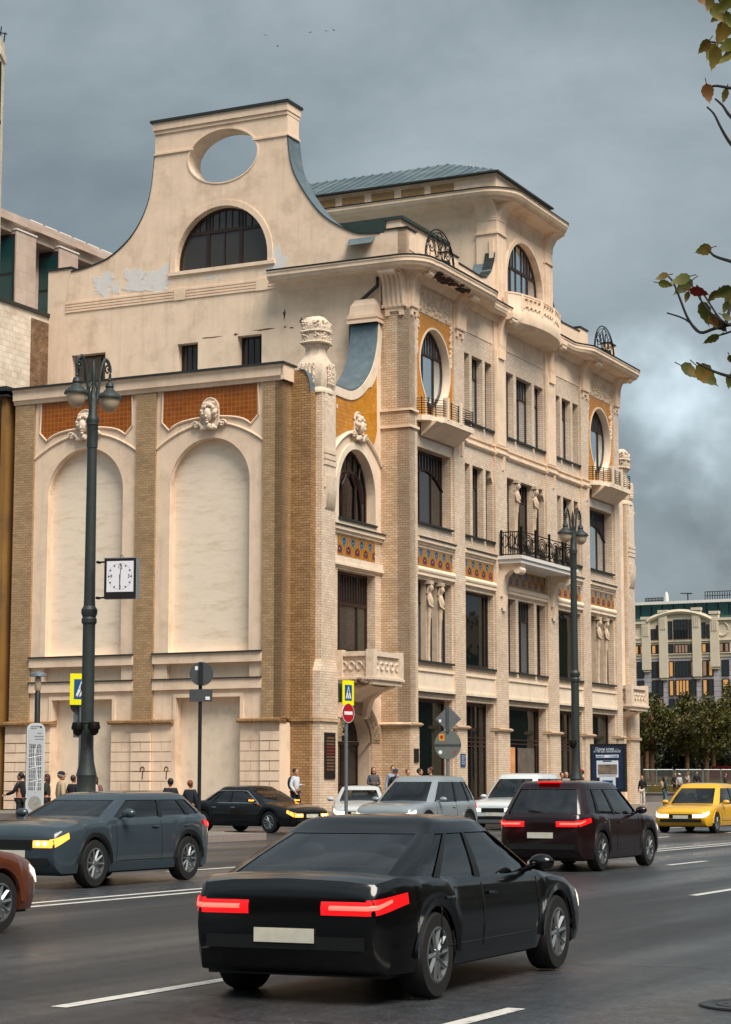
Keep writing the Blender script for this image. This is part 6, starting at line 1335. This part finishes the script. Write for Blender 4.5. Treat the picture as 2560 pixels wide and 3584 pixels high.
        x0=gp(0,.76,1)[0]; x1=gp(0,-.55,1)[0]; MB().tube([(x0+(x1-x0)*k/8,sy*side(x0+(x1-x0)*k/8,.40,.001),.40) for k in range(9)],.006,4).build('sill_seam',m_trim,T)
        for X_ in(.06,-.5): x=gp(0,X_,1)[0]; MB().tube([(x,sy*side(x,zb-.14,.012),zb-.14),(x+.09,sy*side(x+.09,zb-.14,.024),zb-.14),(x+.19,sy*side(x+.19,zb-.14,.012),zb-.14)],.014,6).build('door_handle',m_chrome if chrome else paint,T)
        for w in wx: MB().loft([[(w+r*math.cos(PI*k/16),sy*(side(w+ra*math.cos(PI*k/16),rw+.2,.0)+o),max(.25,rw+r*math.sin(PI*k/16))) for r,o in((ra-.01,.0),(ra+.05,.012),(ra+.055,-.02))] for k in range(17)],closed=False,cap=False).build('wheel_arch',m_trim if shape=='suv' else paint,T,smooth=40)
    MB().box(Lh-.05,Lh+.012,-hw*.40,hw*.40,zf-.17,zf-.03).build('grille',m_trim,T); MB().box(Lh-.05,Lh+.010,-hw*.72,hw*.72,.36,.47).build('air_intake',m_trim,T); MB().box(-.010,.05,-hw*.74,hw*.74,.42,.52).build('bumper_insert',m_trim,T)
    yb0=hw*.75
    MB().tube([(a+.02,-wb*.2,zb+.03),(a+.06,wb*.35,zb+.12)],.012,4).build('rear_wiper',m_trim,T) if shape in('suv','hatch') else None
    MB().box(b-.06,b+.10,-.22,.22,Ht-.045,Ht-.015).build('high_brake_light',m_tl if hbl else m_trim,T) if shape in('suv','hatch') else None
    if plate:
        MB().box(Lh+.012,Lh+.022,-.26,.26,.48,.59).build('number_plate',m_plate,T); MB().box(-.022,-.012,-.26,.26,zr-.37,zr-.26).build('number_plate',m_plate,T)
    return T
def carpos(X,Y): w=W(X,Y); return (w.x,w.y,road_z(Y))
# away from the camera = heading +X of the site (ROT); towards the camera = ROT+pi. Car origin is its rear end.
pk=lambda n,c,**k: plain(n,c,.35,var=.03,coat=1,spec=.4 if c[0]>'3' else .05,**k)
car('liftback_car','glossy black liftback in the nearest lane seen from behind, largest car of all','car',carpos(-60.5,-32.3),ROT+R(1.5),pk('black_paint','050506'),'liftback',H=1.43)
car('suv','dark wine-red SUV with glowing tail lights beside the centre line','car',carpos(-37.6,-25.5),ROT+R(0),pk('wine_paint','1C090B'),'suv',hbl=True,H=1.72)
car('suv','grey blue SUV with glowing amber headlights driving beside the double centre line','car',carpos(-43.6,-20.9),ROT+PI,pk('grey_blue_paint','333E45'),'suv',front=m_hla,H=1.48)
car('suv','silver SUV with warm headlights in front of the arched door, behind the foreground car','car',carpos(-17.0,-14.6),ROT+PI,pk('silver_paint','7E878C'),'suv',H=1.82,scale=1.04)
car('taxi','bright yellow taxi with its headlights on, in front of the park','taxi',carpos(-2.9,-18.8),ROT+PI,pk('taxi_yellow','E0A818'),'hatch',H=1.66,scale=1.08)
car('minivan','white minivan between the silver SUV and the wine-red SUV','car',carpos(-3.4,-12.4),ROT+PI,pk('white_paint','C8CCCC'),'suv',H=1.95,scale=1.1)
SD=Vector((.74,-.67)).normalized(); c=Vector((P(568,67),67)); o_=c-SD*2.45
car('sedan','black sedan with chrome window trim turning out of the side street','car',(o_.x,o_.y,0),math.atan2(SD.y,SD.x),pk('gloss_black','060607'),'sedan',front=m_hla,chrome=True)
car('sedan','white car half hidden behind the bonnet of the black sedan','car',carpos(-6.9,-6.6),ROT+R(205),pk('white_paint_2','B8BCBC'),'sedan')
car('orange_car','orange brown car of which only the bonnet and front wheel show','car',carpos(-59.3,-25.3),ROT,pk('burnt_orange','5E2C12'),'hatch')
# ================================================================ people
m_skin=plain('skin','B88468',.6,var=.06); m_hair={'dark':plain('dark_hair','17100C',.6,var=.3),'brown':plain('brown_hair','3A2016',.6,var=.3),'ginger':plain('ginger_hair','7A4420',.6,var=.2),'grey':plain('grey_hair','8A8682',.6,var=.2)}
CL={}
def cloth(c):
    if c not in CL: CL[c]=plain('cloth_'+c,c,.9,var=.12,scale=9,bump=.3)
    return CL[c]
def skin(verts,edges,rad,name,mat,par,root=0,extra=None,lev=1):
    me=bpy.data.meshes.new('t'); me.from_pydata(verts,edges,[]); o=bpy.data.objects.new('t',me); COL.objects.link(o); o.modifiers.new('s','SKIN'); o.modifiers.new('u','SUBSURF').levels=lev
    for i,v in enumerate(me.skin_vertices[0].data): v.radius=(rad[i]*1.0,rad[i]*1.0) if not isinstance(rad[i],tuple) else rad[i]; v.use_root=(i==root)
    dg=bpy.context.evaluated_depsgraph_get(); dg.update(); m2=bpy.data.meshes.new_from_object(o.evaluated_get(dg)); bpy.data.objects.remove(o)
    mb=MB(); mb.v=[tuple(v.co) for v in m2.vertices]; mb.f=[tuple(p.vertices) for p in m2.polygons]; mb.m=[0]*len(mb.f)
    if extra: extra(mb)
    return mb.build(name,mat,par,smooth=70)
ARM={'down':((.235,.03,1.12),(.25,-.03,.87)),'phone':((.22,.02,1.13),(.08,-.26,1.15)),'bag':((.25,.05,1.13),(.23,-.12,.92)),'reach':((.25,-.12,1.13),(.2,-.40,1.05)),'swing':((.24,-.08,1.13),(.23,-.2,.92)),'back':((.24,.12,1.13),(.23,.16,.90)),'chin':((.2,-.1,1.12),(.07,-.2,1.36)),'fold':((.24,-.02,1.13),(.03,-.22,1.13))}
def person(loc,h,rz,label,top,legs,hair='dark',arms=('down','down'),stride=.0,long=False,skirt=None,cap=None,bag=None,coat=False,lean=0,shoes='1A1816',slim=1.0,group=None):
    T=empty('person',loc,rz,label=label,category='person',group=group); s=h/1.74; T.scale=(s*slim,s,s)
    v=[(0,0,.94),(0,.0,1.12),(0,-.0,1.32),(0,.0,1.46),(0,-.01,1.52)]; r=[.125,.115,.135,.058,.055]; e=[(0,1),(1,2),(2,3),(3,4)]
    ends=[]
    for sx,a,st in((1,arms[0],stride),(-1,arms[1],-stride)):
        i=len(v); el,wr=ARM[a]; el=(sx*el[0],el[1],el[2]); wr=(sx*wr[0],wr[1],wr[2]); d=(Vector(wr)-Vector(el)).normalized(); hd=tuple(Vector(wr)+d*.09)
        v+=[(sx*.155,0,1.40),el,wr,hd]; r+=[.062,.042,.03,(.034,.02)]; e+=[(2,i),(i,i+1),(i+1,i+2),(i+2,i+3)]; ends.append((Vector(wr),d,Vector(hd),sx))
    for sx,st in((1,stride),(-1,-stride)):
        i=len(v); v+=[(sx*.085,0,.86),(sx*.095,-st*.55-.02,.50),(sx*.10,-st+.02,.09),(sx*.11,-st-.13,.045)]; r+=[.092,.06,.042,.036]; e+=[(0,i),(i,i+1),(i+1,i+2),(i+2,i+3)]
    def extra(mb):
        mb.ball((0,-.02,1.625),(.078,.098,.118),14,10); mb.ball((0,-.118,1.612),(.014,.022,.022),6,5); mb.ball((0,-.07,1.545),(.05,.05,.045),8,6)
        for sx in(-1,1): mb.ball((sx*.079,0,1.62),(.012,.024,.034),6,5); mb.ball((sx*.03,-.105,1.637),(.016,.012,.009),6,4)
        mb.ball((0,-.11,1.572),(.026,.012,.008),6,4)
        for (wr,d,hd,sx) in ends:
            sd=d.cross(Vector((0,1,.2))).normalized(); up=sd.cross(d)
            for k,ln in enumerate((.068,.078,.072,.058)):
                b0=hd+sd*(k-1.5)*.018; mb.tube([b0,b0+d*ln*.5-up*.006,b0+d*ln*.85-up*.024],[.009,.008,.006],5)
            b0=wr+d*.05+sd*.03*(-sx); mb.tube([b0,b0+d*.03+sd*.02*(-sx),b0+d*.065+sd*.018*(-sx)],[.011,.010,.007],5)
    skin(v,e,r,'body',m_skin,T,0,extra)
    nt_=13; tv=[(0,0,.89)]+v[1:4]+v[5:8]+v[9:12]; add=.022+(.014 if coat else 0); tr=[.145+add,.13+add,.145+add,.062]+[.07+add*.6,.052+add*.5,.042+add*.3]*2; tv[3]=(0,.0,1.455)
    te=[(0,1),(1,2),(2,3),(2,4),(4,5),(5,6),(2,7),(7,8),(8,9)]
    if coat: tv=tv+[(0,.02,.62)]; tr=tr+[.19]; te=te+[(0,10)]
    skin(tv,te,tr,'jacket' if coat else 'top',cloth(top),T,0)
    if skirt: MB().lathe([(.16,1.02),(.2,.85),(.25,.55),(.24,.5)],(0,0,0),14).build('skirt',cloth(skirt),T,smooth=60)
    if True:
        lv=[v[0]]; lr=[.138]; le=[]
        for q in(13,17):
            i=len(lv); lv+=[v[q],v[q+1],tuple(Vector(v[q+2])+Vector((0,0,.02)))]; lr+=[.104,.072,.058]; le+=[(0,i),(i,i+1),(i+1,i+2)]
        skin(lv,le,lr,'trousers',cloth(legs),T,0)
    for q in(15,19):
        x,y,z=v[q]; MB().ball((x,y-.06,.045),(.05,.13,.05),10,6).build('shoe',cloth(shoes),T,smooth=60)
    mb=MB(); mb.ball((0,.012,1.655),(.092,.108,.108),14,9)
    if long: mb.ball((0,.06,1.55),(.095,.07,.2),12,8); mb.ball((.07,.03,1.5),(.035,.05,.16),8,6); mb.ball((-.07,.03,1.5),(.035,.05,.16),8,6)
    mb.build('hair',m_hair[hair],T,smooth=60)
    if cap: mb=MB(); mb.ball((0,0,1.69),(.1,.115,.08),14,8); mb.loft([[(-.08,-.09,1.685),(.08,-.09,1.685)],[(-.07,-.19,1.665),(.07,-.19,1.665)]],closed=False,cap=False); mb.build('cap',cloth(cap),T,smooth=60)
    if bag:
        kind,c=bag
        if kind=='backpack': MB().ball((0,.19,1.22),(.15,.11,.24),12,8).build('backpack',cloth(c),T,smooth=60)
        elif kind=='hand': m=MB(); m.ball((.27,-.04,.60),(.07,.13,.12),10,8); m.tube([(.27,-.1,.68),(.25,-.08,.82),(.25,.0,.82),(.27,.04,.68)],.01,5); m.build('handbag',cloth(c),T,smooth=60)
        elif kind=='shoulder': m=MB(); m.ball((.24,.05,.90),(.07,.15,.13),10,8); m.tube([(.22,.0,1.0),(.16,.03,1.46),(.2,.12,1.0)],.014,5); m.build('shoulder_bag',cloth(c),T,smooth=60)
    return T
def put(px,head,dep,h=None):
    x=P(px,dep); X,Y=site(x,dep); zb=walk_z(Y) if not(-23.6<X<-9.2 and Y>-11.6) else 0
    if dep>136: zb=zpark(dep)-.3 if dep>139 else .42
    zt=CAMZ+(2752-head*1.5764)*dep/7313; hh=max(1.55,min(1.92,zt-zb)); return (x,dep,zb),(h or hh)
def pers(px,head,dep,facing,label,*a,**k):
    loc,h=put(px,head,dep); return person(loc,h,facing,label,*a,**k)
# facing: 0 = towards the camera, pi/2 = to the right, -pi/2 = to the left, pi = away
RG,LF,AW=PI/2,-PI/2,PI
pers(46,1714,74,LF-.3,'man in black holding out one hand beside the map pillar','15151A','1C1C20',arms=('reach','down'))
pers(58,1722,79,.5,'woman with a pale handbag half hidden by the man in black','C09CA4','8A7A58',arms=('down','bag'),hair='brown',bag=('hand','8E7A7C'))
pers(104,1719,79,LF,'dark haired person behind the right edge of the map pillar','2E2A26','22242A',arms=('phone','down'),long=True,hair='brown')
pers(136,1714,66,RG+.5,'older man in beige jacket and navy cap facing right','B09A7C','9A8A74',cap='161C2C',hair='grey',coat=False,bag=None)
pers(163,1722,72,AW-.5,'woman in black with a tan shoulder strap left of the big lamp','16141A','1E1C20',hair='brown',long=False,bag=('shoulder','8A5A30'))
pers(210,1723,72,LF+.4,'woman in a pale blouse right of the big lamp base','B8A098','5A4A48',hair='brown',long=True,bag=('backpack','6A4A48'))
pers(379,1729,60,AW+.2,'broad man in a dark coat walking away, left one of the pair','14151B','24222A',coat=True,arms=('down','down'),hair='dark',stride=.15)
pers(423,1733,61,AW-.35,'man with ginger hair in navy jacket beside the thin dark signpost','161C28','20222A',hair='ginger',stride=.12)
pers(656,1707,76,RG-.5,'man in white shirt with a black backpack at the brick corner','C4CAD2','1A1B20',arms=('phone','bag'),bag=('backpack','17181C'),stride=.2)
pers(830,1704,82,.25,'young woman in a grey jacket looking at her phone by the arched door','4A4C4E','22343C',arms=('phone','phone'),long=True,bag=('shoulder','2A2C2C'))
pers(873,1691,84,.1,'tall man in a pale blue shirt standing behind the man in a cap','8A96A6','2A2C34',hair='dark')
pers(879,1708,79,.15,'man in dark jacket and teal cap with one hand at his chin','1C1A1C','24242A',arms=('chin','bag'),cap='1F3A48')
pers(906,1709,85,.4,'person in a pale top right of the tall man','B0A09A','3A3A40',hair='brown')
pers(932,1707,84,RG,'balding man in a dark blue top near the tower pier','2A3648','26262C',arms=('chin','down'))
pers(957,1704,86,LF,'red bearded man in profile beside the first shop window','2A2C34','26262C',hair='brown')
pers(1138,1718,92,0,'dark haired person in front of the lit curtain window','2A2224','22222A')
pers(1248,1716,98,0.3,'brown haired person left of the distant lamp','5A3A30','22222A',hair='brown')
pers(1258,1715,96,.3,'grey haired person beside the distant lamp','8A8A8C','33343A',hair='grey')
pers(1292,1710,97,LF,'person in a red hat right of the distant lamp','5A2C24','2A2A30',cap='8A1A1A')
pers(1427,1722,118,-.5,'woman in black top and white trousers past the building corner','17181A','CFC8C0',long=True,bag=('shoulder','2F5A3A'),shoes='C8C0B4')
pers(1419,1726,122,.5,'person in white mostly hidden behind the woman in white trousers','B8B8BC','4A4A50')
pers(1476,1723,116,RG+.4,'woman in green and blue jacket with a cream backpack','2A4238','5A7A8C',long=True,bag=('backpack','A08A70'))
pers(1500,1721,142,0,'person in dark clothes left of the pale hooded one','2A2226','26262C',hair='brown')
pers(1509,1722,141,.4,'person in a pale hooded top beside the park wall','B0A8A4','3A3A40',cap='C8C4C0')
pers(1529,1718,143,LF,'person in pale jacket bending an arm near the taxi roof','B0A49E','3A3A40',arms=('chin','down'),hair='ginger')
pers(1548,1724,144,0,'person in black behind the taxi roof','18181C','22222A')
pers(1611,1722,142,RG,'dark haired person before the red plastic barrier','3A2A28','22222A',hair='brown')
